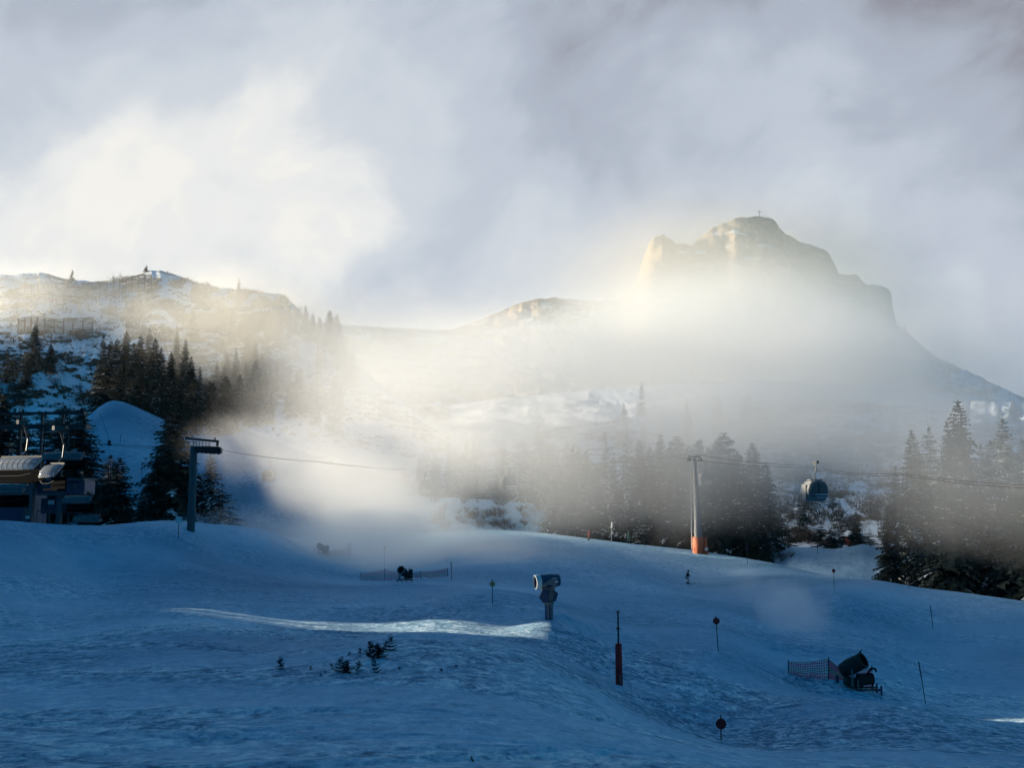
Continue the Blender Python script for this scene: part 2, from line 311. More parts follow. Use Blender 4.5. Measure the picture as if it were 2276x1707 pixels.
# evaluate on a coarse lattice then interpolate smoothly
LU = np.linspace(-900, 3100, 481); LW = np.linspace(math.log(6), math.log(275), 241)
_q = np.stack(np.meshgrid(LU, LW, indexing='ij'), -1).reshape(-1, 2)
_lat = ground_rows(_q[:, 0], np.exp(_q[:, 1])).reshape(481, 241)
def lat_row(px, Y):
    a = np.clip((px+900)/4000*480, 0, 479.999); b = np.clip((np.log(Y)-LW[0])/(LW[-1]-LW[0])*240, 0, 239.999)
    i = a.astype(int); j = b.astype(int); f = a-i; g = b-j
    return (_lat[i, j]*(1-f)+_lat[i+1, j]*f)*(1-g)+(_lat[i, j+1]*(1-f)+_lat[i+1, j+1]*f)*g
def micro(x, y, near):
    """wind ridges and ski-torn crust"""
    wx = x + 2.4*fbm(x*.22, y*.22, 3) + .5*fbm(x*1.1, y*1.1, 3); wy = y + 2.0*fbm(x*.25+50, y*.25, 3) + .45*fbm(x*1.2+9, y*1.2, 3)
    c, s_ = math.cos(.3), math.sin(.3); rx, ry = wx*c+wy*s_, -wx*s_+wy*c; c, s_ = math.cos(-.45), math.sin(-.45); qx, qy = wx*c+wy*s_, -wx*s_+wy*c
    h = .26*fbm(wx*.08, wy*.12, 4)
    drift = np.clip(fbm(x*.07+30, y*.1, 3)*2.2+.55, .1, 1)
    h += .11*drift*fbm(rx*.42+8, ry*.62, 5, .6, True)
    h += .075*drift*fbm(qx*1.5, qy*1.3+11, 5, .62, True) * near
    h += .05*drift*fbm(wx*3.4, wy*2.4, 4, .62) * near
    return h
NR, NC = 620, 900
Ys = np.exp(np.linspace(math.log(7), math.log(265), NR)); PX = np.linspace(-850, 3050, NC)
yy, pp = np.meshgrid(Ys, PX, indexing='ij')
rows = lat_row(pp.ravel(), yy.ravel()).reshape(NR, NC)
xx = (pp-1138)/FPX*yy; zz = zof_np(rows, yy)
fade = np.clip((yy-7)/8, 0, 1)
crestfade = 1 - .55*np.clip((yy-100)/80, 0, 1)
zz = zz + micro(xx, yy, np.clip(1.5-yy/60, .25, 1))*crestfade
# blown-in snow heaps by the guns and nets; widest hump added to block sun
for (hx, hy, Yh, r, h) in ((1850, 1535, 69, 2.2, .35), (1760, 1500, 71, 2.6, .30), (1250, 1372, 72, 1.8, .45), (900, 1292, 99, 4, .4), (1130, 1320, 88, 5, .7), (1371, 1530, 53.5, .8, .12), (1480, 1560, 50, 2.0, .15), (1850, 1600, 52, 6.0, 1.0), (1000, 1470, 45, 5, .25)):
    c = P(hx, hy, Yh); zz += h*np.exp(-((xx-c.x)**2+((yy-c.y)*.8)**2)/(r*r))*(1+(.8 if r < 4.5 else .1)*fbm(xx*1.3, yy*1.3, 3))
# grooves left by skis: pairs of shallow curved tracks
_tk = random.Random(31)
for i in range(18):
    y0 = _tk.uniform(12, 70); x0 = _tk.uniform(-.45, .45)*y0; a_ = _tk.uniform(-.9, .9); A = _tk.uniform(.6, 2.2)*(y0/30)**.5; Lw = _tk.uniform(5, 12); ph = _tk.uniform(0, 6.28); half = _tk.uniform(5, 14)
    c_, s_ = math.cos(a_), math.sin(a_); u_ = (xx-x0)*c_ + (yy-y0)*s_; w_ = -(xx-x0)*s_ + (yy-y0)*c_ + A*np.sin(u_/Lw*3 + ph)
    env = np.clip((half-np.abs(u_))/3, 0, 1)*.8
    for of in (0, _tk.uniform(.35, .6)): zz -= env*.045*np.exp(-((w_-of)/.13)**2); zz += env*.025*np.exp(-((w_-of-.24)/.12)**2)
V = np.stack([xx, yy, zz], -1).reshape(-1, 3)
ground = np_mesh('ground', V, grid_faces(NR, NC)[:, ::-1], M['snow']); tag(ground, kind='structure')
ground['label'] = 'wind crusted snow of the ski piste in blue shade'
_gv = ground.data; _deps = None
def bvh_of(o): return BVHTree.FromPolygons([v.co.copy() for v in o.data.vertices], [tuple(p.vertices) for p in o.data.polygons])
GB = bvh_of(ground)
def gz(x, y, bv=None):
    h = (bv or GB).ray_cast(Vector((x, y, 600)), Vector((0, 0, -1))); return h[0].z if h[0] is not None else 0.0
def hit(px, py, bvs):
    best = None
    for b in bvs:
        h = b.ray_cast(cam.location, ray(px, py).normalized())
        if h[0] is not None and (best is None or h[3] < best[1]): best = (h[0], h[3])
    return best[0] if best else None
def on_ground(px, Y):
    """point of the snow surface in photograph column px at distance Y"""
    x = (px-1138)/FPX*Y; return Vector((x, Y, gz(x, Y)))

# coarse terrain sheet under and around everything
tx = np.concatenate([np.linspace(-740, -300, 10), np.linspace(-280, 280, 57), np.linspace(300, 940, 12)]); ty = np.concatenate([np.linspace(-240, -60, 8), np.linspace(-50, 260, 32), np.linspace(290, 1900, 30)])
Y2, X2 = np.meshgrid(ty, tx, indexing='ij'); Yc = np.clip(Y2, 7, 265); rr = lat_row(np.clip(1138+X2/Yc*FPX, -850, 3050).ravel(), Yc.ravel()).reshape(Y2.shape)
Z2 = zof_np(rr, Yc) - 2.2
Z2 = np.where(Y2 < 7, CZ - 3.4 - .02*np.abs(X2), Z2)
Z2 = np.where(Y2 > 262, -8, Z2); Z2 = np.where(np.abs(X2) > 285, np.minimum(Z2, -2), Z2)
t_ = np_mesh('terrain', np.stack([X2, Y2, Z2], -1).reshape(-1, 3), grid_faces(len(ty), len(tx))[:, ::-1], M['snow_far']); tag(t_, 'snow covered valley floor', kind='structure')

bx_, by_ = np.meshgrid(np.linspace(-700, 900, 120), np.linspace(-235, -8, 40)); bz_ = CZ - 3.5 + np.clip(-by_-10, 0, 220)*.62 + 6*fbm(bx_*.03, by_*.03, 5)*np.clip((-by_-10)/30, 0, 1)  # dark slope added behind the camera to cut skylight on the near snow
added_back_hill = np_mesh('hill', np.stack([bx_, by_, bz_], -1).reshape(-1, 3), grid_faces(40, 120), M['skyblocking']); tag(added_back_hill, 'dark slope added behind the viewpoint to block skylight', kind='structure')

# ------------------------------------------------------------------ hills
def interp(pts, x): 
    a = np.array(pts, float); return np.interp(x, a[:, 0], a[:, 1]), np.interp(x, a[:, 0], a[:, 2])
def hill(name, crest, base, mt, nc, nr, amp, freq, back=80, drop=.6, shape=1.0, label=None, crest_amp=.15, depth_amp=0.0, jag=0.0, seed=0, cliff=None, ridged=True):
    x0 = min(p[0] for p in crest); x1 = max(p[0] for p in crest); px = np.linspace(x0, x1, nc)
    cy_, cY = interp(crest, px); by, bY = interp(base, px); z1 = zof_np(cy_, cY); z0 = zof_np(by, bY)
    if jag: z1 = z1 + jag*fbm(px*.045+seed, px*0+seed, 5, .6)
    r = np.linspace(0, 1, nr)[:, None]; rb = np.linspace(0, 1, nr//4+1)[1:, None]
    s = r**shape
    Yf = bY + (cY-bY)*r; Zf = z0 + (z1-z0)*s
    if cliff: Zf = Zf + cliff(px[None, :], r)*(z1-z0)
    Yb = cY + back*rb; Zb = z1 - (z1-z0)*drop*rb**1.2 - 2*rb
    Yf = np.vstack([Yf, Yb]); Zf = np.vstack([Zf, Zb]); Xf = (px[None, :]-1138)/FPX*np.vstack([bY + (cY-bY)*r, np.repeat(cY[None, :], len(rb), 0)])
    rr_ = np.vstack([r, 1+rb]); w = np.clip(np.sin(np.clip(rr_, 0, 1)*math.pi)**.6, crest_amp, 1)
    n = fbm(Xf*freq+seed, Yf*freq*.9 + Zf*freq*.7, 7, .6, ridged)
    Zf = Zf + amp*n*w
    if depth_amp: Yf = Yf + depth_amp*fbm(Xf*freq*1.7+40, Zf*freq*2.3+seed, 6, .6, True)*w
    o = np_mesh(name, np.stack([Xf, Yf, Zf], -1).reshape(-1, 3), grid_faces(Zf.shape[0], nc)[:, ::-1], mt, smooth=True)
    tag(o, label, kind='structure'); return o

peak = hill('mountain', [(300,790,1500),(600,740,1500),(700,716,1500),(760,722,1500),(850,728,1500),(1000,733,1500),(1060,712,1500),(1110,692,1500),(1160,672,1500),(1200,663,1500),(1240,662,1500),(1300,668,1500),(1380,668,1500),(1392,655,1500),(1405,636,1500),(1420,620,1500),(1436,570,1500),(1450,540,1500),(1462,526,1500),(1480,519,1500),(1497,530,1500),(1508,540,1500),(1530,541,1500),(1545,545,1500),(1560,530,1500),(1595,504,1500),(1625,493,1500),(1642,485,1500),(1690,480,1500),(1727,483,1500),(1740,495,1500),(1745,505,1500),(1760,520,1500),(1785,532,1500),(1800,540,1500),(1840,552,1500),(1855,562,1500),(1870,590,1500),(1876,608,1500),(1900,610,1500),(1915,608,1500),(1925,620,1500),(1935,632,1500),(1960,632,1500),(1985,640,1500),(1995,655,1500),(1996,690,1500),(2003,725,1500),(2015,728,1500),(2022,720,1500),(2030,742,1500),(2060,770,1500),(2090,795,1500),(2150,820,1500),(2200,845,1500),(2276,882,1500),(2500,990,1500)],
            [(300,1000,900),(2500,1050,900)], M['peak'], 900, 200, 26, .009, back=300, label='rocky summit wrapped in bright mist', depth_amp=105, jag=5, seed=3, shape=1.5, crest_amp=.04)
spur = hill('hill', [(1000,900,760),(1300,870,760),(1560,850,760),(1716,846,760),(1850,852,760),(1960,860,760),(2060,872,740),(2130,890,720),(2180,903,700),(2276,925,700),(2500,960,700)],
            [(1000,1010,520),(2500,1040,520)], M['far'], 420, 90, 12, .012, label='snow spur below the summit', depth_amp=10, seed=9)
left_hill = hill('hill', [(-900,640,380),(-300,620,390),(0,612,400),(60,606,400),(75,605,400),(130,620,400),(180,625,400),(240,628,400),(285,612,400),(310,604,400),(340,600,398),(375,610,395),(420,628,392),(470,640,390),(560,648,385),(620,655,380),(650,680,375),(670,702,370),(700,730,365),(740,772,360),(800,820,350),(900,900,330),(1000,980,310)],
            [(-900,1190,215),(1000,1150,225)], M['cliff'], 820, 330, 6.5, .036, back=120, shape=1.15, label='rocky snow covered hillside with avalanche fences', depth_amp=9, jag=1.2, seed=1, crest_amp=.12)
right_hill = hill('hill', [(1000,1010,400),(1200,960,410),(1400,930,420),(1600,900,430),(1800,890,430),(1900,893,430),(2030,905,420),(2100,915,415),(2140,900,410),(2180,893,410),(2276,897,400),(2500,880,390),(3200,800,360)],
            [(1000,1150,235),(1700,1240,225),(2000,1290,205),(3200,1300,190)], M['scree'], 700, 260, 7, .045, label='scrub covered hillside above the huts', depth_amp=9, jag=1.5, seed=5)
ski_hill = hill('snow_slope', [(-200,1090,262),(60,1010,262),(150,970,262),(195,925,262),(215,906,262),(235,894,262),(250,890,262),(270,893,262),(300,905,260),(360,932,258),(425,955,256),(450,955,256),(500,947,256),(540,953,255),(600,975,252),(660,1000,250),(760,1032,245),(880,1065,235),(935,1095,228)],
            [(-200,1200,190),(935,1200,200)], M['snow_far'], 360, 100, 1.2, .03, back=40, label='groomed snow knoll between the spruces', seed=2, ridged=False)
bank = hill('snow_slope', [(860,1102,228),(930,1103,222),(1000,1107,220),(1100,1112,218),(1160,1118,216),(1240,1122,215),(1300,1122,214),(1400,1130,212),(1600,1170,210),(1700,1210,208)],
            [(860,1200,205),(1330,1215,200),(1700,1260,200)], M['snow_far'], 260, 50, .8, .09, back=25, label='snow bank with bare bushes', seed=6)
rslope = hill('snow_slope', [(1620,1262,208),(1700,1238,206),(1755,1216,204),(1800,1218,203),(1845,1221,202),(1880,1216,202),(1910,1210,202),(1940,1217,200),(1990,1226,198),(2100,1240,195),(2300,1260,190)],
            [(1620,1300,180),(1850,1315,160),(2300,1370,150)], M['snow_far'], 300, 60, .9, .16, back=20, label='rippled snow slope below the brown huts', seed=8)
LB, RB, SB, BB, RS, PB = (bvh_of(o) for o in (left_hill, right_hill, ski_hill, bank, rslope, peak))
ALLB = [GB, LB, RB, SB, BB, RS]

# unseen sun-side ridge on the left: skyline shaped to set what stays in shade
SK = [(-400,14),(0,12),(40,10),(54,6),(58,-6),(60.4,-12.2),(62,-13.1),(64.5,-12.75),(66.3,-11.5),(67.4,-5),(70,0),(80,1),(110,1),(130,-3),(146,-5.5),(150,-8),(154,-15),(172,-15.5),(176,-15),(184,-13),(190,-5),(198,-2),(208,1),(222,1),(236,0),(300,0),(385,8),(410,38),(560,38),(620,-5),(1500,-10)]
ss = np.concatenate([np.arange(-240, 40, 8.0), np.arange(40, 260, .35), np.arange(260, 1100, 14.0)]); D_ = np.interp(ss, [95, 160], [170, 330]); top = np.interp(ss, [a for a, b in SK], [b for a, b in SK]) + CZ + D_*math.tan(SUN_EL)
top = top + (1.6*fbm(ss*.5, ss*0+2, 3, .5) + 5*fbm(ss*.07, ss*0+4, 3, .6)*np.clip((ss-180)/20, 0, 1) + 3*fbm(ss*.2, ss*0+6, 3, .6)*np.clip((ss-150)/10, 0, 1))*np.where((ss > 50) & (ss < 80), .2, 1) + np.where((ss > 58) & (ss < 70), 4.2*fbm(ss*.8, ss*0+7, 3, .75), 0)
prof = [(-120, -60, 0), (-45, -25, 0), (0, 0, 1), (70, -16, 0), (180, -50, 0)]
vv = []
for (da, dz, _) in prof:
    for s_, h_, d_ in zip(ss, top, D_):
        p = perp*s_ + sunH*(float(d_)+da); vv.append((p.x, p.y, max(h_+dz, -9) if dz else h_))
ridge = np_mesh('hill', np.array(vv), grid_faces(len(prof), len(ss)), M['far']); tag(ridge, 'unseen ridge beside the valley, shaped to cast shade', kind='structure')  # added ridge that casts shade and lets sun through
# ------------------------------------------------------------------ trees and bushes
def spruce_data(name, H, Rb, levels, nb, frost, seed, droop=.35, gap=0.0, power=.85, seg=5, low=.05):
    """crown of many small drooping needle sprays; returns crown and trunk meshes (unit: metres, height H)"""
    rnd = random.Random(seed); v = []; f = []; mi = []
    for i in range(levels):
        t = low + (1 - low) * (i + rnd.uniform(-.3, .3)) / levels
        if t >= .995 or rnd.random() < gap: continue
        z = H * t; L0 = Rb * (1 - t) ** power + .015 * H
        for b in range(nb):
            a = rnd.uniform(0, 2*math.pi); L = L0 * rnd.uniform(.45, 1.12); dx, dy = math.cos(a), math.sin(a); sx, sy = -dy, dx
            up = rnd.uniform(.0, .28) * (t * 1.2); dr = droop * rnd.uniform(.6, 1.4) * (1.15 - t)
            white = rnd.random() < frost; n = max(2, int(seg * (L / Rb + .35)))
            prev = Vector((0, 0, z))
            for k in range(1, n + 1):
                q = k / n; cur = Vector((dx * L * q, dy * L * q, z + L * (up * q - dr * q * q) + rnd.uniform(-.02, .02) * L))
                w = L / n * rnd.uniform(.8, 1.5) * (1.25 - .7 * q)
                for sg in (-1, 1):
                    tip = (prev + cur) * .5 + Vector((sx, sy, 0)) * sg * w + Vector((dx, dy, 0)) * w * .6 + Vector((0, 0, -w * rnd.uniform(.15, .75)))
                    j = len(v); v += [tuple(prev), tuple(cur), tuple(tip)]; f.append((j, j+1, j+2)); mi.append(1 if (white and rnd.random() < .7) else 0)
                tip = cur + Vector((0, 0, -w * rnd.uniform(.5, 1.0))) ; j = len(v); v += [tuple(prev), tuple(cur), tuple(tip)]; f.append((j, j+1, j+2)); mi.append(0)
                prev = cur
    for k in range(5):      # leader shoots
        a = k * 1.3; j = len(v); v += [(0, 0, H * 1.0), (.012*H*math.cos(a), .012*H*math.sin(a), H * .955), (0, 0, H * .95)]; f.append((j, j+1, j+2)); mi.append(0)
    me = bpy.data.meshes.new(name + '_crown'); me.from_pydata(v, [], f); me.materials.append(M['needles']); me.materials.append(M['frost']); me.polygons.foreach_set('material_index', mi); me.update()
    tb = MB(); tb.tube((0, 0, -.08*H), (0, 0, H*.5), H*.014, H*.008, 7); tb.tube((0, 0, H*.5), (0, 0, H*.97), H*.008, H*.001, 6)
    tm = bpy.data.meshes.new(name + '_trunk'); tm.from_pydata(tb.v, [], tb.f); tm.materials.append(M['bark']); tm.update()
    return me, tm
SPR = [spruce_data('full', 20, 4.6, 54, 12, .06, 1), spruce_data('narrow', 20, 3.4, 56, 11, .08, 2, .45), spruce_data('ragged', 20, 4.3, 46, 11, .16, 3, .3, .12),
       spruce_data('broad', 20, 5.6, 52, 13, .05, 4, .4, power=.7), spruce_data('frosted', 20, 3.6, 52, 10, .45, 5, .5), spruce_data('snowy', 20, 4.6, 50, 12, .28, 6, .35, .06)]
SMALL = [spruce_data('young', 6, 2.1, 22, 8, .12, 11, .25), spruce_data('young_frosted', 6, 1.9, 20, 8, .4, 12, .3)]
KIND = {'full': 0, 'narrow': 1, 'ragged': 2, 'broad': 3, 'frosted': 4, 'snowy': 5}
def top_z(x, y):
    return max([gz(x, y, b) if b.ray_cast(Vector((x, y, 600)), Vector((0, 0, -1)))[0] is not None else -50 for b in ALLB])
_tr = random.Random(99)
ORD = {}
def tree(px, pyt, Y, kind, label, wid=1.0, group=None, H=None, zb=None, cat='tree', name='spruce_tree'):
    x = (px-1138)/FPX*Y*1.0; z0 = top_z(x, Y) if zb is None else zb
    h = H if H is not None else zof(pyt, Y) - z0
    h = max(h, 1.0)
    small = h < 8
    me, tm = (SMALL[1 if kind in ('frosted', 'snowy') else 0] if small else SPR[KIND[kind]]); base = 6 if small else 20
    r = thing(name, (x, Y, z0 - .15), label, cat, group, _tr.uniform(0, 6.28)); s = h / base; r.scale = (s*wid, s*wid, s)
    link(bpy.data.objects.new('crown', me), r); link(bpy.data.objects.new('trunk', tm), r)
    if '#' in label: ORD.setdefault(label, []).append((px, r))
    return r
# spruces by the lift station on the left
for a in [(-60,820,205,'full','dark spruce rising at the edge of the frame behind the lift station',1.1),
          (-5,868,200,'broad','broad dark spruce behind the glossy chair canopies',1.0), (48,905,196,'snowy','snow flecked spruce standing over the lift station gantry',1.0),
          (98,915,192,'ragged','ragged spruce behind the station window wall',1.1), (142,897,196,'full','dark spruce just left of the snow knoll, behind the pointed one',1.1),
          (178,903,186,'full','tall pointed spruce whose right side borders the snow knoll',1.35), (120,1000,178,'broad','low broad spruce behind the hanging chairs',1.1), (205,1040,180,'full','shorter spruce in front of the tall pointed one',1.2),
          (248,1008,172,'narrow','left tree of the twin spruces below the snow knoll',1.5), (269,1014,170,'full','right tree of the twin spruces below the snow knoll',1.1),
          (322,1086,166,'ragged','small thin spruce standing alone between the twin spruces and the grey pylon',.9),
          (386,902,184,'broad','tallest broad spruce left of the grey pylon with the square sign in front',1.0), (352,1010,180,'full','spruce leaning into the left flank of the tallest broad spruce',1.1),
          (418,985,190,'snowy','spruce directly behind the grey pylon shaft',1.0), (470,1002,184,'frosted','frosted spruce right of the grey pylon under its cross arm',1.35), (498,1075,178,'snowy','low snowy spruce at the right foot of the frosted spruce',1.5)]:
    tree(a[0], a[1], a[2] + (24 if a[2] < 193 else 14), a[3], a[4], wid=a[5]*1.35, group='spruces around the lift station')
# forest on the lower part of the rocky hillside
L = '# spruce from the left in the wedge shaped forest behind the snow knoll'
for px, py, Y, k, w in [(222,742,292,'narrow',1),(238,762,286,'full',1),(252,750,290,'ragged',1),(273,733,294,'full',1),(290,760,286,'narrow',1.1),(305,742,292,'full',1),(324,727,296,'narrow',1.1),(338,748,288,'full',1),(352,770,284,'snowy',1),
                        (386,735,300,'narrow',1),(406,752,294,'full',.9),(420,790,288,'snowy',1),(440,812,284,'frosted',1),(375,780,284,'full',1),(455,850,280,'snowy',1),(212,800,282,'ragged',1),(260,800,278,'full',1.2),(310,810,276,'broad',1),(360,830,274,'broad',1),(398,840,274,'full',1.2),(285,840,272,'broad',1)]:
    tree(px, py, Y, k, L, w, 'spruces in the forest behind the snow knoll')
L = '# spruce from the left in the golden haze right of the wedge forest'
for px, py, Y, k, w in [(478,800,300,'ragged',1),(500,785,305,'full',1),(520,770,300,'narrow',1),(546,737,310,'full',1.2),(562,752,306,'full',1),(530,830,285,'broad',1),(585,820,292,'full',1),(612,800,300,'narrow',1),(640,812,300,'full',1),(560,850,280,'broad',1),(600,870,278,'full',1),(655,760,330,'full',1),(640,850,285,'full',1.1),(685,800,320,'full',1),(715,790,330,'narrow',1),(670,850,300,'full',1),(740,830,320,'full',1)]:
    tree(px, py, Y, k, L, w, 'spruces in the golden haze')
for px, py, Y, w, lb in [(672,706,352,1,'shortest spruce of the row on the right shoulder of the rocky hill'),(690,694,350,1,'slim spruce at the left end of the skyline row on the hill shoulder'),(706,702,350,1,'small spruce in the middle of the skyline row on the hill shoulder'),(728,688,352,1.2,'tallest spruce of the skyline row on the hill shoulder'),(744,697,350,1,'spruce at the right end of the skyline row on the hill shoulder'),
                         (145,597,398,.8,'lone tiny spruce on the skyline above the upper avalanche fence'),(312,588,400,1.3,'spruce on the highest hump of the rocky hill skyline'),(360,600,396,1.2,'bushy spruce just right of the highest hump of the rocky hill'),
                         (26,664,368,1.4,'dark spruce left of both avalanche fences'),(234,668,366,1.2,'larger of the spruces at the right end of the lower avalanche fence'),(214,695,360,1.2,'smaller spruce beside the right end of the lower avalanche fence'),(194,712,356,1.1,'spruce in front of the lower avalanche fence'),
                         (67,762,335,.7,'thin spruce on the snow below the lower avalanche fence'),(620,662,372,1.6,'round topped spruce where the hill skyline starts to drop'),(408,670,372,1.0,'spruce among rocks under the hill skyline'),(398,705,356,1.0,'lower spruce among rocks under the hill skyline'),(430,735,345,1.0,'spruce at the edge of the golden haze above the wedge forest')]:
    r = tree(px, py, Y, 'full', lb, w*1.25, H=None)
# central wood
rr = random.Random(21)
L = '# spruce from the left in the foggy wood behind the bush bank'
for i in range(19):
    px = 905 + i*22 + rr.uniform(-6, 6); tree(px, rr.uniform(960, 1015) + (25 if px < 960 else 0), rr.uniform(229, 245), rr.choice(['full','narrow','snowy','frosted' if 1060 < px < 1100 else 'full','ragged']), L, rr.uniform(.9, 1.3), 'spruces in the foggy wood')
tree(1088, 1045, 226, 'frosted', 'snow plastered young spruce just left of the larger gondola cabin above the bush bank', 1.0)
L = '# spruce from the left in the dark wood behind the piste crest'
for px, py, Y, k, w in [(1222,1085,204,'snowy',1.3),(1250,1010,208,'full',1.2),(1275,985,206,'broad',1),(1300,1000,204,'full',1.2),(1320,1040,200,'full',1.3),(1420,975,208,'full',1.1),(1445,990,206,'full',1.2),(1468,960,210,'narrow',1.3),(1490,985,206,'full',1.1),(1512,1000,202,'broad',1),(1240,1100,198,'broad',1.2),(1285,1090,197,'full',1.3),(1440,1090,196,'broad',1.3),(1480,1080,195,'broad',1.2),(1370,1085,200,'full',1.4),(1405,1100,197,'full',1.4),
                        (1550,975,202,'full',1.2),(1575,990,200,'full',1.2),(1560,1070,193,'broad',1.2),(1525,1090,194,'broad',1.1),(1262,1040,214,'broad',1.1),(1312,1020,212,'full',1.2),(1335,1075,206,'broad',1.3),(1358,1060,212,'full',1.3),(1385,1065,210,'broad',1.2),(1430,1030,214,'broad',1.2),(1500,1040,198,'broad',1.2),(1540,1030,208,'full',1.2)]:
    tree(px, py, Y, k, L, w, 'dark spruces behind the piste crest')
for i in range(16):
    px = 1190 + i*34 + rr.uniform(-8, 8); tree(px, rr.uniform(965, 1045), rr.uniform(214, 230), rr.choice(['full','broad','snowy','narrow']), '# spruce from the left in the hazy second row behind the dark wood', rr.uniform(1.0, 1.4), 'spruces in the second row of the wood')
for a in [(1345,958,206,'frosted','left one of two tall frosted spruces rising above the dark wood',.9),(1392,962,208,'frosted','right one of two tall frosted spruces rising above the dark wood',.9),
          (1610,958,200,'broad','broad spruce right of the orange padded pylon with its top in the mist',1.15),(1638,1000,196,'full','spruce on the right side of the broad misty topped one',1.3),(1585,1080,190,'broad','low dark spruce just right of the orange padding',1.1),(1655,1075,192,'broad','dark spruce at the right end of the wood above the piste crest',1.2),(1682,1140,190,'broad','lowest spruce at the right end of the wood',1.2),
          (1418,1128,192,'snowy','snow coated bush like spruce beside the person in green',1.3),(1705,1175,200,'snowy','small snowy spruce between the wood and the rippled slope',1.2)]:
    tree(*a[:5], wid=a[5])
tree(972, 1166, 186, 'full', 'single tiny spruce on the crest of the piste', 1.0)
# right wood
for a in [(1968,1128,158,'full','dark spruce at the left edge of the right wood, nearest to the rippled slope',1.15),(2012,1120,163,'snowy','snow laden spruce second from the left edge of the right wood',1.2),(1988,1032,228,'narrow','slim spruce standing apart above the left edge of the right wood',1.2),
          (2050,1090,156,'snowy','snow speckled spruce behind the thin pole in the right wood',1.2),(2132,885,172,'full','tall spruce reaching the skyline in the brown haze on the right',1.0)]:
    tree(*a[:5], wid=a[5], group='spruces of the right wood')
L = '# dark spruce from the left in the front row of the dense right wood'
for i in range(13):
    px = 2075 + i*24 + rr.uniform(-7, 7); tree(px, rr.uniform(1040, 1120), rr.uniform(146, 158) - (px-2075)*.03, rr.choice(['broad','full','snowy','broad']), L, rr.uniform(1.0, 1.3), 'spruces of the right wood')
L = '# tall spruce from the left fading into brown haze behind the right wood'
for i in range(12):
    px = 2020 + i*26 + rr.uniform(-8, 8); tree(px, rr.uniform(915, 1010), rr.uniform(172, 198), rr.choice(['full','snowy','narrow','frosted']), L, rr.uniform(.9, 1.2), 'spruces of the right wood')
for i in range(24):
    px = rr.uniform(370, 780); py = rr.uniform(690, 930); h = hit(px, py, [LB])
    if h is None: continue
    tree(px, 0, h.y, rr.choice(['full','frosted','narrow','snowy']), 'hazy spruce scattered over the rocky slope in the golden haze', rr.uniform(1, 1.4), 'spruces scattered over the rocky slope', H=rr.uniform(6, 13), zb=h.z)
for i in range(22):
    px = rr.uniform(420, 800); py = rr.uniform(840, 985); h = hit(px, py, [LB, SB])
    if h is None: continue
    tree(px, 0, h.y, rr.choice(['full','frosted','broad','snowy']), 'hazy spruce scattered over the rocky slope in the golden haze', rr.uniform(1, 1.4), 'spruces scattered over the rocky slope', H=rr.uniform(8, 14), zb=h.z)
for i in range(10):
    px = rr.uniform(0, 220); py = rr.uniform(800, 900); h = hit(px, py, [LB])
    if h is None: continue
    tree(px, 0, h.y, rr.choice(['full','ragged','snowy']), 'dark spruce among rocks above the lift station', rr.uniform(1, 1.4), 'spruces among rocks above the lift station', H=rr.uniform(6, 13), zb=h.z)
# scattered trees on the right hillside
L = 'small spruce scattered over the scrubby hillside above the huts'
for i in range(54):
    px = rr.uniform(1690, 2276); py = rr.uniform(935, 1195); h = hit(px, py, [RB])
    if h is None: continue
    t = tree(px, 0, h.y, rr.choice(['snowy','full','frosted','ragged']), L, rr.uniform(.9, 1.4), 'scattered hillside spruces', H=rr.uniform(3.0, 8.5), zb=h.z)
for i in range(12):
    px = rr.uniform(1180, 1700); py = rr.uniform(915, 1040); h = hit(px, py, [RB])
    if h is None: continue
    tree(px, 0, h.y, rr.choice(['snowy','full','frosted','ragged']), 'spruce almost lost in the bright mist above the central wood', rr.uniform(.9, 1.2), 'spruces in the bright mist', H=rr.uniform(8, 16), zb=h.z)
for a in [(1842,1168,'spruce beside the smaller brown hut'),(1818,1158,'thin spruce left of the brown huts'),(1897,1135,'spruce directly behind the roof of the larger brown hut'),(1925,1172,'spruce right of the larger brown hut'),(1745,1160,'spruce above the left end of the rippled slope'),(1865,1178,'spruce between the two brown huts')]:
    tree(a[0], a[1], 214, 'full', a[2], 1.3)

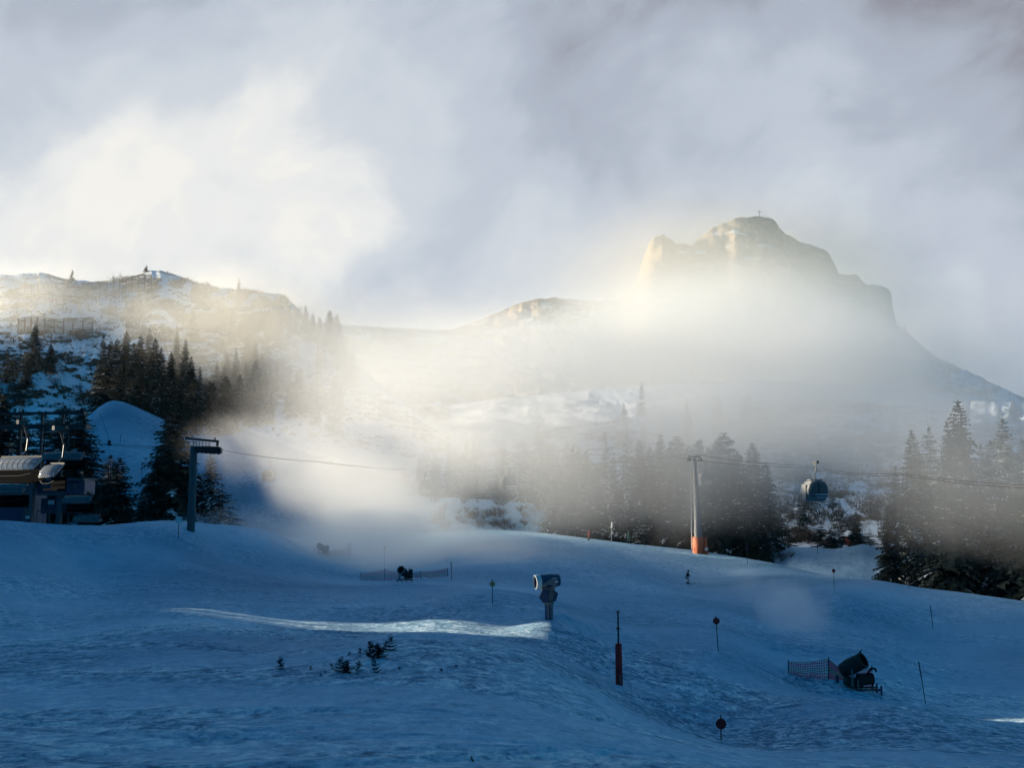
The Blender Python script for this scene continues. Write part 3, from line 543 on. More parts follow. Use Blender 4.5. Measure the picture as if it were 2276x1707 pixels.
WORDS = 'first second third fourth fifth sixth seventh eighth ninth tenth eleventh twelfth thirteenth fourteenth fifteenth sixteenth seventeenth eighteenth nineteenth twentieth'.split()
WORDS += ['twenty-' + w for w in WORDS[:9]] + ['thirtieth'] + ['thirty-' + w for w in WORDS[:9]]
for lb, l_ in ORD.items():
    for i, (_, r) in enumerate(sorted(l_, key=lambda a: a[0])): r['label'] = lb.replace('#', WORDS[i])
def bush_data(name, n, h, spread, seed, w=.035, curl=.5):
    rnd = random.Random(seed); v = []; f = []
    def twig(p, d, L, wd, dep):
        side = d.cross(Vector((0, 0, 1)));  side = side.normalized() if side.length > .01 else Vector((1, 0, 0)); side = (side + Vector((0, rnd.uniform(-1, 1), 0))).normalized()*wd
        mid = p + d*L*.55 + Vector((0, 0, curl*L*.1)); e = p + d*L + Vector((rnd.uniform(-1, 1), rnd.uniform(-1, 1), curl))*L*.18; j = len(v)
        v.extend([tuple(p-side), tuple(p+side), tuple(mid+side*.7), tuple(mid-side*.7), tuple(e)]); f.append((j, j+1, j+2, j+3)); f.append((j+3, j+2, j+4))
        if dep:
            for _ in range(rnd.randint(2, 4)):
                q = rnd.uniform(.3, .95); nd_ = (d + Vector((rnd.uniform(-1, 1), rnd.uniform(-1, 1), rnd.uniform(-.2, .9)))*.8).normalized(); twig(p + (e-p)*q, nd_, L*rnd.uniform(.35, .6), wd*.6, dep-1)
    for i in range(n):
        a = rnd.uniform(0, 6.283); t = rnd.uniform(.1, 1)*spread; d = Vector((math.cos(a)*t, math.sin(a)*t, 1)).normalized()
        twig(Vector((math.cos(a)*.15*h*rnd.random(), math.sin(a)*.15*h*rnd.random(), -.05*h)), d, h*rnd.uniform(.45, .8), w, 2)
    me = bpy.data.meshes.new(name); me.from_pydata(v, [], f); me.materials.append(M['twig']); me.update(); return me
BUSH = [bush_data('bare_bush', 26, 2.4, 1.3, i) for i in range(3)]
def bush(px, py, bvs, s, label, group=None, sx=1.0):
    h = hit(px, py, bvs)
    if h is None: return
    o = link(bpy.data.objects.new('bush', _tr.choice(BUSH))); o.location = h; o.rotation_euler = (0, 0, _tr.uniform(0, 6.28)); o.scale = (s*sx, s*sx, s); tag(o, label, 'bush', group)
for i in range(75):
    px = rr.uniform(965, 1320); py = rr.uniform(1116, 1178)
    if px < 1080 and py < 1135 and rr.random() < .5: continue
    bush(px, py, [BB], rr.uniform(.3, .8), 'leafless bush among others on the snow bank in front of the foggy wood', 'bare bushes on the snow bank', 1.7)
for i in range(10):
    bush(rr.uniform(1655, 1760), rr.uniform(1215, 1250), [GB, RS], rr.uniform(.5, .9), 'leafless bush where the wood meets the rippled slope', 'bare bushes by the rippled slope', 1.4)
for i in range(40):
    bush(rr.uniform(1700, 2010), rr.uniform(1060, 1205), [RB], rr.uniform(.8, 1.7), 'snow dusted leafless bush on the scrubby hillside above the huts', 'bare hillside bushes', 1.3)
for px, py, s in [(75,815,1.5),(95,822,1.6),(150,808,1.6),(170,812,1.5),(105,604,1.8),(255,628,1.6),(275,626,1.4),(52,640,1.5),(120,855,1.4)]:
    bush(px, py, [LB], s, 'leafless bush on the rocky hillside near the avalanche fences', 'bare bushes near the avalanche fences', 1.2)
# scrub: dark tufts sprinkled over the two hillsides
def scrub(name, bvh, boxes, n, h0, h1, seed, label):
    rnd = random.Random(seed); nr = np.random.RandomState(seed); v = []; f = []
    pts = []
    while len(pts) < n:
        x0, x1, y0, y1 = rnd.choice(boxes); px = rnd.uniform(x0, x1); py = rnd.uniform(y0, y1)
        if gnoise(np.array([px*.021+seed]), np.array([py*.03]))[0] < -.05: continue
        p = hit(px, py, [bvh])
        if p is not None: pts.append(p)
    for p in pts:
        h = rnd.uniform(h0, h1)
        for k in range(9):
            a = rnd.uniform(0, 6.283); d = Vector((math.cos(a)*rnd.uniform(.3, 1.2), math.sin(a)*rnd.uniform(.3, 1.2), rnd.uniform(.3, 1)))*h; s = Vector((-math.sin(a), math.cos(a), 0))*.10*h
            j = len(v); b = p + Vector((rnd.uniform(-.4, .4), rnd.uniform(-.4, .4), -.1))*h; v += [tuple(b-s), tuple(b+s), tuple(b+d)]; f.append((j, j+1, j+2))
    o = mesh_obj(name, v, f, M['twig']); return tag(o, label, 'scrub', kind='stuff')
scrub('undergrowth', LB, [(0,760,615,900),(280,640,620,760),(420,640,640,760)], 5200, .5, 1.9, 3, 'low bare scrub over the rocky hillside')
scrub('undergrowth', RB, [(1640,2276,900,1210)], 3800, .4, 1.5, 4, 'low bare scrub over the right hillside')

# young spruces poking out of the near snow
SAP = [spruce_data('sapling%d' % i, .5, .2, 12, 6, .0, 40+i, -.25, .1, seg=4, power=.5, low=.1) for i in range(3)]
for me, tm in SAP: me.materials[0] = M['darkneedles']
def sapling(px, Y, h, wid, label, lean=0.0, n=1):
    p = on_ground(px, Y); me, tm = SAP[_tr.randrange(3)]
    r = thing('spruce_sapling', (p.x, p.y, p.z - .02), label, 'sapling', 'young spruces poking out of the snow', _tr.uniform(0, 6.28)); h *= 1.15; s = h/.5; r.scale = (s*wid, s*wid, s); r.rotation_euler[1] = lean
    link(bpy.data.objects.new('crown', me), r); link(bpy.data.objects.new('trunk', tm), r)
def row_Y(px, py):
    h = hit(px, py, [GB]); return min(h.y, 186.0) if h is not None else 183.0
for px, py, h, w, lb, ln in [(636,1488,.40,1.2,'leftmost sapling standing alone with its tip bent right',.35),(700,1490,.16,1.1,'tiny sapling in the gap right of the leftmost one',0),(722,1504,.14,.8,'very small sprig in front of the gap, lower of two',0),(731,1498,.12,1.2,'very small sprig in front of the gap, upper of two',0),
                             (749,1488,.22,.8,'thin leaning sapling left of the widest front clump',.4),(762,1493,.42,1.3,'left stem of the widest front clump',-.1),(778,1496,.36,1.6,'right stem of the widest front clump',.15),(804,1496,.34,1.2,'forked sapling right of the widest front clump',0),
                             (845,1496,.46,.8,'tall crooked sapling in front of the dense dark clump',-.3),(893,1490,.13,1.1,'tiny sapling right of the crooked one',0),(784,1457,.14,1.6,'flat sprig left of the dense dark clump',0),(806,1454,.24,1.1,'small upright sapling left of the dense dark clump',.1),(768,1463,.10,1.4,'faint flat sprig left of all the upper saplings',0),
                             (832,1462,.52,1.2,'left sapling of the dense dark clump',-.15),(846,1463,.46,1.7,'middle sapling of the dense dark clump',.2),(855,1463,.34,1.6,'right sapling of the dense dark clump',.1),(860,1444,.26,1.1,'small sapling just left of the topmost one',-.3),(872,1447,.50,1.2,'topmost sapling nearest to the sunlit snow streak',.05),
                             (985,1492,.10,1.8,'flat sprig far right of the clumps, lower',.5),(1017,1484,.09,1.6,'flat sprig far right of the clumps, upper',.4),(1034,1491,.05,2.0,'barely showing sprig at the right end of all saplings',0),(1055,1695,.12,.6,'single grass like sprig at the bottom of the frame',.5)]:
    sapling(px, row_Y(px, py), h, w, lb, ln)
# ------------------------------------------------------------------ poles and round signs on the piste
def pole(px0, py0, px1, py1, Y, r, m, label, name='marker_pole', cat='pole', grp='slalom style marker poles', extra=None):
    """a stick from its foot (px1, py1) to its tip (px0, py0)"""
    b = on_ground(px1, Y); t = Vector(((px0-1138)/FPX*Y, Y, 0)); k = Y/FPX
    o = thing(name, b, label, cat, grp); top = Vector(((px0-px1)*k, 0, (py1-py0)*k))
    return o, top
def marker(px0, py0, px1, py1, Y, r, label):
    o, top = pole(px0, py0, px1, py1, Y, r, None, label)
    MB().tube((0, 0, -.3), top*.62, r*.75, r*.75, 8).build('shaft', M['steel' if False else 'dark'], o, True); MB().tube(top*.62, top, r*1.25, r*1.2, 8).build('sleeve', M['navy'], o, True)
marker(2023,1470,2036,1560,row_Y(2036,1562),.035,'dark leaning pole right of the netted snow gun, closest of the thin poles')
marker(2053,1345,2058,1396,row_Y(2058,1397),.04,'thin dark pole high on the right flank of the piste')
marker(1655,1206,1655,1252,row_Y(1655,1256),.04,'thin pole near the crest between the skier and the orange pylon foot')
marker(1004,1248,1006,1288,row_Y(1006,1290),.04,'thin pole standing right of the middle safety net')
marker(2007,1276,2007,1301,row_Y(2007,1306),.04,'pale thin pole in front of the right wood')
marker(778,1207,779,1240,row_Y(779,1240),.04,'left one of two close poles at the end of the farthest net')
marker(783,1207,783,1241,row_Y(783,1241)+1.2,.04,'right one of two close poles at the end of the farthest net')
for px, py0, py1, lb in ((267,966,986,'tiny upper marker pole on the snow knoll'),(315,1028,1056,'tiny lower marker pole on the snow knoll'),(1817,1212,1232,'short marker pole at the top edge of the rippled slope')):
    h = hit(px, py1, [SB, RS]); o = thing('marker_pole', h, lb, 'pole', 'slalom style marker poles'); k = h.y/FPX
    MB().tube((0, 0, -.2), (0, 0, (py1-py0)*k), .05, .05, 8).build('shaft', M['dark'], o, True); MB().tube((0, 0, (py1-py0)*k*.7), (0, 0, (py1-py0)*k*1.02), .10, .10, 8).build('sleeve', M['navy'], o, True)
def disc_sign(px, pyc, pyt, pyb, r, m, label, lean=0.0):
    Y = row_Y(px, pyb); k = Y/FPX; b = on_ground(px, Y); o = thing('disc_sign', b, label, 'sign', 'round piste signs on thin poles')
    hh = (pyb-pyt)*k; hc = (pyb-pyc)*k; L = Vector((lean, 0, 1))
    MB().tube((0, 0, -.3), L*hh, .028, .026, 10).build('pole', M['dark'], o, True)
    d = MB(); d.tube(L*hc + Vector((0, -.055, 0)), L*hc + Vector((0, -.028, 0)), r, r, 32); d.build('disc', m, o, True, .004)
    q = MB(); q.tube(L*(hc-r*.6) + Vector((0, 0, 0)), L*(hc-r*.6) + Vector((0, -.052, 0)), .035, .035, 8); q.tube(L*(hc+r*.6), L*(hc+r*.6) + Vector((0, -.052, 0)), .035, .035, 8); q.build('clamp', M['dark'], o, True)
disc_sign(1588,1382,1371,1447,.21,M['redpaint'],'dark red disc on a tall thin pole between the padded post and netted gun',-.06)
disc_sign(1590,1608,1590,1642,.21,M['redpaint'],'largest dark disc on a short pole near the bottom of the piste')
disc_sign(1095,1300,1290,1343,.20,M['opaint'],'orange disc on a pole left of the tower snow gun')
disc_sign(1844,1271,1264,1312,.20,M['redpaint'],'small dark disc on a pole below the rippled slope')
disc_sign(858,1219,1214,1262,.20,M['opaint'],'faint orange disc on a pole behind the middle safety net')

# red padded water post
Yp = row_Y(1371, 1522); b = on_ground(1371, Yp); k = Yp/FPX; o = thing('padded_post', b, 'tall post wrapped in dark red padding with a bare pipe above it', 'post')
pad = MB(); pad.lathe([(-.2, .17), (0, .175), (.3, .17), (1.0, .165), (88*k-.05, .155), (88*k, .14), (88*k, .03)], (0, 0, 0), (-.01, 0, 1), 16); pad.build('padding', M['red'], o, True)
q = MB(); q.tube((-.02, 0, 88*k-.1), (-.03, 0, 157*k), .045, .042, 12); q.build('pipe', M['dark'], o, True)
q = MB(); q.lathe([(0, .05), (0, .085), (.05, .09), (.09, .085), (.09, .05)], (-.03, 0, 118*k), (0, 0, 1), 14); q.build('flange', M['dark'], o, True)
q = MB(); q.lathe([(0, .04), (0, .075), (.04, .085), (.06, .06), (.06, 0)], (-.03, 0, 155*k), (0, 0, 1), 14); q.build('cap', M['dark'], o, True)
MB().box((.03, -.182, .28), (.05, .02, .45)).build('strap', M['grey'], o)

# ------------------------------------------------------------------ snow guns
def shell(m, length, r0, rm, r1, o, ax, body, inner, parent, ring=True):
    """open barrel: outer skin, dark inner wall, mouth ring, fan hub with blades"""
    q = MB(); q.lathe([(0, r0*.55), (0, r0), (length*.06, r0*1.04), (length*.35, rm), (length*.8, (rm+r1)/2), (length, r1), (length, r1*.93), (length*.5, rm*.84), (length*.1, r0*.75)], o, ax, 32); b = q.build('barrel', body, parent, True)
    q = MB(); q.lathe([(length*.93, r1*1.02), (length*.93, r1*1.07), (length*1.02, r1*1.07), (length*1.02, r1*.90), (length*.95, r1*.90)], o, ax, 32); q.build('nozzle_ring', inner if not ring else ring, parent, True)
    ax = Vector(ax).normalized(); c = Vector(o) + ax*length*.55; q = MB(); q.lathe([(-.1, .0), (-.1, .14), (.12, .13), (.2, 0)], c, ax, 16); q.build('hub', M['dark'], parent, True)
    q = MB(); u = ax.orthogonal().normalized(); w = ax.cross(u)
    for i in range(9):
        a = i*2*math.pi/9; d = u*math.cos(a)+w*math.sin(a); s = d.cross(ax)*.09
        q.add([c+d*.1-s+ax*.04, c+d*.1+s-ax*.04, c+d*rm*.82+s*1.3-ax*.06, c+d*rm*.82-s*1.3+ax*.06], [(0, 1, 2, 3)])
    q.build('fan_blades', M['dark'], parent)
# netted gun on its sled, right
Yg = row_Y(1898, 1532); kg = Yg/FPX; b = on_ground(1898, Yg); o = thing('snow_gun', b, 'dark green snow gun on a sled tilted up in front of the pink net', 'snow gun', 'snow guns')
def G(px, py, dy=0.0): return Vector(((px-1898)*kg, dy, (1532-py)*kg + (zof(1532, Yg)-b.z)))
ax = Vector((.70, -.62, .52)).normalized()
ctr = G(1880, 1482); shell(None, 1.55, .40, .50, .46, ctr - ax*.80, ax, M['green'], M['dark'], o, ring=M['green'])
q = MB()
for i in range(26):
    a = i*2*math.pi/26; u = ax.orthogonal().normalized(); w = ax.cross(u); d = u*math.cos(a)+w*math.sin(a); q.tube(ctr+ax*.76+d*.42, ctr+ax*.80+d*.42, .016, .012, 6)
q.build('spray_nozzles', M['steel'], o)
q = MB(); q.box(ctr + ax*.55 + Vector((0, 0, .53)), (.1, .1, .2)); q.tube(ctr+ax*.55+Vector((0, 0, .5)), ctr+ax*.62+Vector((.05, 0, .72)), .03, .03, 8); q.build('beacon', M['dark'], o)
q = MB(); q.prism([(-.10, 0), (.10, 0), (.07, .9), (-.07, .9)], 'x', .06, G(1872, 1520, -.52)); q.prism([(-.10, 0), (.10, 0), (.07, .9), (-.07, .9)], 'x', .06, G(1872, 1520, .52)); q.box(G(1872, 1522), (.14, 1.1, .12)); q.build('yoke', M['grey'], o, bevel=.01)
q = MB(); q.box(G(1880, 1518), (1.05, .75, .55), Matrix.Rotation(R(8), 3, 'Y')); q.build('housing', M['green'], o, bevel=.09)
q = MB(); q.tube(G(1888, 1513, -.05), G(1922, 1510, -.05), .36, .34, 20); q.build('compressor', M['green'], o, True, .03)
q = MB(); q.path([G(1908, 1505, -.1), G(1914, 1493, -.1), G(1920, 1488, -.1), G(1927, 1489, -.1), G(1929, 1495, -.1)], .06, 8); q.build('hose', M['black'], o, True)
q = MB(); q.path([G(1905, 1500, -.3), G(1912, 1497, -.35), G(1919, 1500, -.35), G(1922, 1512, -.3), G(1917, 1526, -.3)], .045, 8); q.build('hose', M['black'], o, True)
q = MB(); q.box(G(1908, 1532, -.4), (1.55, .09, .09)); q.box(G(1908, 1532, .4), (1.55, .09, .09)); q.box(G(1888, 1533), (.09, .8, .08)); q.box(G(1930, 1533), (.09, .8, .08)); q.build('sled_frame', M['dark'], o, bevel=.01)
for dy in (-.42, .42):
    q = MB(); q.box(G(1935, 1538, dy), (.10, .10, .85)); q.box(G(1935, 1550, dy), (.24, .2, .03)); q.build('leg', M['navy'], o, bevel=.01)
q = MB(); q.box(G(1885, 1524, -.46), (.07, .04, .75)); q.build('label_strip', M['grey'], o)
q = MB(); q.tube(G(1919, 1530, -.2), G(1919, 1546, -.2), .02, .02, 6); q.build('drain_pipe', M['dark'], o, True)

def floor_gun(px, pyb, scale, yaw, label):
    Y = row_Y(px, pyb); b = on_ground(px, Y); o = thing('snow_gun', b, label, 'snow gun', 'snow guns', yaw); s = scale
    ax = Vector((-.25, -.86, .40)).normalized(); c = Vector((-.15*s, 0, 1.05*s))
    shell(None, 1.3*s, .34*s, .42*s, .42*s, c-ax*.6*s, ax, M['green'], M['dark'], o, ring=M['grey'])
    q = MB(); q.box((.62*s, 0, .85*s), (.38*s, .5*s, .95*s)); q.build('control_box', M['green'], o, bevel=.02*s)
    q = MB(); q.tube((.5*s, 0, 1.3*s), (.5*s, 0, 1.5*s), .03*s, .03*s, 8); q.tube((.72*s, 0, 1.3*s), (.72*s, 0, 1.42*s), .03*s, .03*s, 8); q.build('aerial', M['dark'], o)
    for e in (-1, 1):
        q = MB(); q.prism([(-.16*s, .25*s), (.16*s, .25*s), (.05*s, 1.05*s), (-.05*s, 1.05*s)], 'x', .05*s, (-.15*s + e*.47*s, 0, 0)); q.build('yoke', M['dark'], o)
        q = MB(); q.box((0, e*.4*s, .25*s), (1.7*s, .07*s, .07*s)); q.build('sled_rail', M['dark'], o)
    for ex, ey in ((-.8, -.4), (-.8, .4), (.8, -.4), (.8, .4), (-.25, -.4), (.3, -.4)):
        q = MB(); q.tube((ex*s, ey*s, -.2*s), (ex*s*.92, ey*s, .26*s), .035*s, .035*s, 8); q.build('leg', M['dark'], o, True)
    q = MB(); q.lathe([(-.25*s, .0), (-.25*s, .22*s), (.25*s, .22*s), (.25*s, 0)], (.2*s, .1*s, .55*s), (1, 0, 0), 14); q.build('compressor', M['dark'], o, True)
floor_gun(903, 1294, 1.0, R(-6), 'grey snow gun with round mouth in the middle safety net, half veiled by mist')
floor_gun(722, 1236, .98, R(-14), 'farthest and faintest snow gun, left in the mist')

# tower gun
Yt = row_Y(1219, 1377); kt = Yt/FPX; b = on_ground(1219, Yt); o = thing('tower_snow_gun', b, 'pale and blue snow gun on a thick dark post with its mouth facing left', 'snow gun', 'snow guns')
def T(px, py, dy=0.0): return Vector(((px-1219)*kt, dy, (1377-py)*kt + (zof(1377, Yt)-b.z)))
q = MB(); q.tube((0, 0, -.4), T(1219, 1341), .265, .265, 20); q.build('post', M['navy'], o, True)
q = MB()
for i in range(7): q.box(T(1224, 1347+i*4, -.275), (.18, .05, .035))
q.box(T(1217, 1358, -.27), (.05, .06, 1.0)); q.build('ladder_rungs', M['steel'], o)
q = MB(); q.lathe([(0, .265), (0, .31), (.16, .33), (.18, .30), (.18, 0)], T(1219, 1345), (0, 0, 1), 20); q.build('collar', M['grey'], o, True)
q = MB(); q.prism([(p.x, p.z) for p in (T(1211, 1338), T(1232, 1338), T(1233, 1318), T(1230, 1303), T(1219, 1300), T(1213, 1312))], 'y', .42); q.build('housing', M['grey'], o, bevel=.03)
q = MB(); q.prism([(p.x, p.z) for p in (T(1205, 1341), T(1217, 1341), T(1219, 1312), T(1206, 1310), T(1197, 1329))], 'y', .62); q.build('side_box', M['navy'], o, bevel=.03)
q = MB(); q.prism([(p.x, p.z) for p in (T(1226, 1338), T(1234, 1337), T(1239, 1320), T(1230, 1315))], 'y', .58); q.build('side_box', M['navy'], o, bevel=.02)
ax = Vector((-.93, -.33, -.06)).normalized(); ctr = T(1214, 1295); shell(None, 1.6, .37, .45, .43, ctr-ax*.82, ax, M['navy'], M['grey'], o, ring=M['white'])
q = MB(); q.lathe([(.0, .43), (.0, .475), (.28, .47), (.28, .43)], ctr+ax*.48, ax, 32); q.build('mouth_sleeve', M['white'], o, True)
for dy in (-.5, .5):
    q = MB(); q.prism([(p.x, p.z) for p in (T(1196, 1306), T(1206, 1308), T(1219, 1300), T(1236, 1308), T(1236, 1291), T(1222, 1289), T(1209, 1299))], 'y', .05, (0, dy, 0)); q.build('yoke', M['grey'], o)
q = MB(); q.box(T(1235, 1294.5, -.545), (.19, .03, .12)); q.build('label_plate', M['white'], o)
q = MB(); q.box(T(1231, 1287.5, -.46), (.36, .03, .035)); q.build('label_strip', M['white'], o)
q = MB(); q.tube(T(1221, 1317, -.22), T(1221, 1317, -.25), .04, .04, 10); q.tube(T(1226, 1317, -.22), T(1226, 1317, -.25), .04, .04, 10); q.build('bolts', M['dark'], o)
q = MB(); q.path([T(1201, 1306, .1), T(1206, 1312, .2), T(1208, 1320, .2)], .05, 8); q.build('hose', M['black'], o, True)

# ------------------------------------------------------------------ safety nets
def net(label, pts, h_drop, cell, post_h, parent_loc, m=None, sag=.12, top_rope=True, wave=.08, cord=.021):
    """pts: [(px, py_top, py_bottom, Y)] for each post; net strips hang between the posts"""
    o = thing('safety_net', parent_loc, label, 'net', 'safety nets around the snow guns'); L0 = Vector(parent_loc)
    W = [(P(px, pt, Y), P(px, pb, Y)) for px, pt, pb, Y in pts]
    up = MB(); low = MB(); mid = MB(); rope = []
    for (t0, b0), (t1, b1) in zip(W[:-1], W[1:]):
        n = max(4, int((t1-t0).length/cell)); nv = max(5, int((t0-b0).length/cell)); grid = []
        for i in range(n+1):
            u = i/n; tp = t0.lerp(t1, u) - Vector((0, 0, sag*4*u*(1-u))); bt = b0.lerp(b1, u) + Vector((0, wave*math.sin(u*9), .06*math.sin(u*13)))
            grid.append([tp.lerp(bt, j/nv) - L0 + Vector((0, .04*math.sin(j*.9+i*.5), 0)) for j in range(nv+1)])
        for i in range(n+1):
            for j in range(nv):
                tgt = up if j/nv <= .38 else (mid if j/nv < .66 else low)
                a, b_ = grid[i][j], grid[i][j+1]; s = Vector((cord, 0, 0)); tgt.add([a-s, a+s, b_+s, b_-s], [(0, 1, 2, 3)])
        for j in range(nv+1):
            for i in range(n):
                tgt = up if j/nv <= .38 else (mid if j/nv < .66 else low)
                a, b_ = grid[i][j], grid[i+1][j]; s = Vector((0, 0, cord)); tgt.add([a-s, a+s, b_+s, b_-s], [(0, 1, 2, 3)])
        rope += [g[0] for g in grid]
    up.build('upper_netting', M['netm'] if m is None else m, o); low.build('lower_netting', M['netm'] if m is None else m, o); mid.build('middle_band', M['netg'] if m is None else m, o)
    MB().path(rope, .02, 5).build('top_rope', M['nettop'], o)
    for (t, b_) in W:
        MB().tube(b_ - L0 - Vector((0, 0, .25)), t - L0 + Vector((0, 0, post_h)), .032, .030, 8).build('post', M['dark'], o, True)
    return o
Yn = row_Y(1790, 1512)+.6
net('pink and yellow net hung left and right of the dark green snow gun', [(1752,1472,1502,Yn+.3),(1841,1465,1512,Yn-.6),(1885,1492,1522,Yn+.9),(1938,1484,1533,Yn-.2)], .5, .105, .12, P(1845, 1512, Yn))
Ym = row_Y(905, 1292); net('long pale net stretched on both sides of the middle snow gun', [(802,1275,1300,Ym-2),(855,1266,1290,Ym),(890,1272,1288,Ym+1),(935,1272,1283,Ym+1.5),(995,1264,1285,Ym+3)], .5, .20, .1, P(890, 1290, Ym), cord=.022)
Yf = row_Y(722, 1236); net('faintest low net around the farthest snow gun', [(660,1222,1236,Yf),(700,1224,1234,Yf+1),(745,1224,1235,Yf+1),(779,1215,1235,Yf)], .4, .22, .3, P(720, 1236, Yf), cord=.02)
q = MB(); pz = on_ground(1845, Yn-1.0); q2 = thing('marker_stub', pz, 'short dark blue stub in the snow left of the dark green snow gun', 'post'); MB().tube((0, 0, -.2), (0, 0, .42), .10, .09, 12).build('sleeve', M['navy'], q2, True); MB().tube((0, 0, .42), (0, 0, .5), .04, .03, 8).build('tip', M['dark'], q2, True)

# ------------------------------------------------------------------ avalanche fences on the rocky hill
def av_fence(label, pts, h, rails, n, post=.8, lean=.25):
    base = [hit(px, py, [LB]) for px, py in pts]; o = thing('avalanche_fence', base[0], label, 'fence'); L0 = base[0]
    xs = [b.x for b in base]; line = []
    for i in range(n+1):
        x = xs[0] + (xs[-1]-xs[0])*i/n; y = np.interp(x, xs, [b.y for b in base]); z = gz(x, y, LB); line.append(Vector((x, y, z)) - L0)
    zs = [p.z for p in line]; line = [Vector((p.x, p.y, sum(zs[max(0, i-1):i+2])/len(zs[max(0, i-1):i+2]))) for i, p in enumerate(line)]
    for p in line:
        q = MB(); q.box(p + Vector((0, 0, h/2 - post/2)), (.34, .34, h+post)); q.build('post', M['wood'], o)
    q = MB()
    for k in range(rails):
        for a, b_ in zip(line[:-1], line[1:]): z = h*(.12 + .88*k/(rails-1)); q.tube(a + Vector((0, -.15, z)), b_ + Vector((0, -.15, z)), .15, .15, 6)
    q.build('rails', M['wood'], o); return o
av_fence('upper avalanche fence of dense rails on the rocky hill', [(52,672),(110,672),(180,670),(240,662),(335,648)], 6.2, 11, 17)
av_fence('lower avalanche fence of thin rails below the upper one', [(40,742),(90,744),(150,744),(205,738)], 4.8, 8, 9)

# ------------------------------------------------------------------ summit cross
h = P(1688, 482, 1500); zc = max(gz(h.x + dx, h.y + dy, PB) for dx in (-3, 0, 3) for dy in (-6, 0, 6)); o = thing('summit_cross', (h.x, h.y, zc-1), 'thin cross standing on top of the summit', 'cross')
MB().box((0, 0, 5.5), (.7, .7, 12)).build('upright', M['wood'], o); MB().box((0, 0, 8.5), (7, .6, .6)).build('crossbar', M['wood'], o)

# ------------------------------------------------------------------ gondola line on the right
Yr = 174.0; b = Vector(((1548-1138)/FPX*Yr, Yr, 0)); b.z = gz(b.x, b.y); kr = Yr/FPX
pyl = thing('gondola_pylon', b, 'tall grey gondola pylon with orange padding round its foot', 'pylon')
ht = zof(1012, Yr) - b.z
q = MB(); q.tube((.1, 0, 0), (-.4, 0, ht*.98), .68, .28, 24); q.build('shaft', M['conc'], pyl, True)
q = MB(); q.box((-1.02, .15, ht*.5+.6), (.09, .12, ht)); 
for i in range(int(ht/.6)): q.box((-.88, .15, .9+i*.6), (.3, .04, .04))
q.build('ladder', M['white'], pyl)
q = MB(); q.lathe([(-.5, .98), (1.2, .98), (2.55, .94), (2.6, .86)], (.05, 0, 0), (0, 0, 1), 20); q.build('padding', M['orange'], pyl, True)
q = MB(); q.prism([(.75, -.6), (1.55, -.6), (1.15, 2.45), (1.0, 2.45)], 'y', 1.3, (0, -.2, 0)); q.build('padding', M['orange'], pyl)
q = MB(); q.box((1.12, -.88, .7), (.45, .05, .4)); q.build('warning_plate', M['white'], pyl)
q = MB(); q.box((-.4, 0, ht*.985), (1.9, .4, .35)); q.build('cross_arm', M['conc'], pyl, bevel=.03)
for e in (-1, 1):
    q = MB(); q.box((-.4+e*.9, 0, ht*.965-.3), (.22, 3.4, .26))
    for i in range(8): q.lathe([(-.07, .0), (-.07, .18), (.07, .18), (.07, 0)], (-.4+e*.9, -1.45+i*.42, ht*.965-.1), (1, 0, 0), 12)
    q.build('sheave_train', M['dark'], pyl, True)
def cabin(px, py, Y, w, label, yaw=0.0, hang=2.6):
    c = P(px, py, Y); o = thing('gondola_cabin', c, label, 'gondola cabin', 'gondola cabins', yaw); s = w/2.3     # centre of the cabin body
    n = 14; sec = []     # side profile (x, z): rounded barrel narrower at roof and floor
    prof = [(-.62, -1.05), (-.92, -.80), (-1.10, -.25), (-1.13, .15), (-1.0, .62), (-.72, .98), (-.3, 1.08), (.3, 1.08), (.72, .98), (1.0, .62), (1.13, .15), (1.10, -.25), (.92, -.80), (.62, -1.05)]
    v = []; f = []
    ys = [(-.95, .80), (-.88, .93), (-.70, 1.0), (.70, 1.0), (.88, .93), (.95, .80)]
    for y, k_ in ys: v += [(a*k_*s, y*s, z*k_*s) for a, z in prof]
    for j in range(5):
        for i in range(n): f.append((j*n+i, j*n+(i+1) % n, (j+1)*n+(i+1) % n, (j+1)*n+i))
    f += [tuple(range(n)), tuple(range(6*n-1, 5*n-1, -1))]
    mesh_obj('body', v, f, M['grey'], o)
    for sx in (-1, 1):
        q = MB(); q.prism([(sx*a*s, z*s) for a, z in ((.08, -.02), (.90, -.02), (.88, .45), (.62, .80), (.08, .84))], 'y', 1.96*s); q.build('window', M['pane'], o)
    for y in (-1.0, 1.0): q = MB(); q.box((0, y*s, .4*s), (.07*s, .06*s, 1.5*s)); q.box((0, y*s, -.12*s), (2.0*s, .05*s, .06*s)); q.box((0, y*s, -.5*s), (1.9*s, .05*s, .05*s)); q.build('frame', M['dark'], o)
    q = MB(); q.box((.30*s, -1.0*s, -.34*s), (1.35*s, .10*s, .10*s)); q.box((.30*s, -1.0*s, -.62*s), (1.2*s, .10*s, .06*s)); q.build('ski_rack', M['white'], o)
    q = MB(); q.box((-1.16*s, 0, -.1*s), (.08*s, 1.1*s, 1.5*s)); q.build('door', M['grey'], o, bevel=.02)
    q = MB(); q.box((0, 0, 1.12*s), (1.3*s, 1.0*s, .10*s)); q.build('roof', M['grey'], o, bevel=.02)
    q = MB(); q.path([(0, 0, 1.1*s), (0, 0, 1.6*s), (.18*s, 0, 2.0*s), (.18*s, 0, hang)], .06*s, 8); q.build('hanger', M['dark'], o, True)
    q = MB(); q.box((.18*s, 0, hang+.05), (.22, .9, .25)); q.build('grip', M['dark'], o)
    return o
cabin(1811, 1092, 100, 2.1, 'nearest gondola cabin, in front of the snowy hillside', R(8))
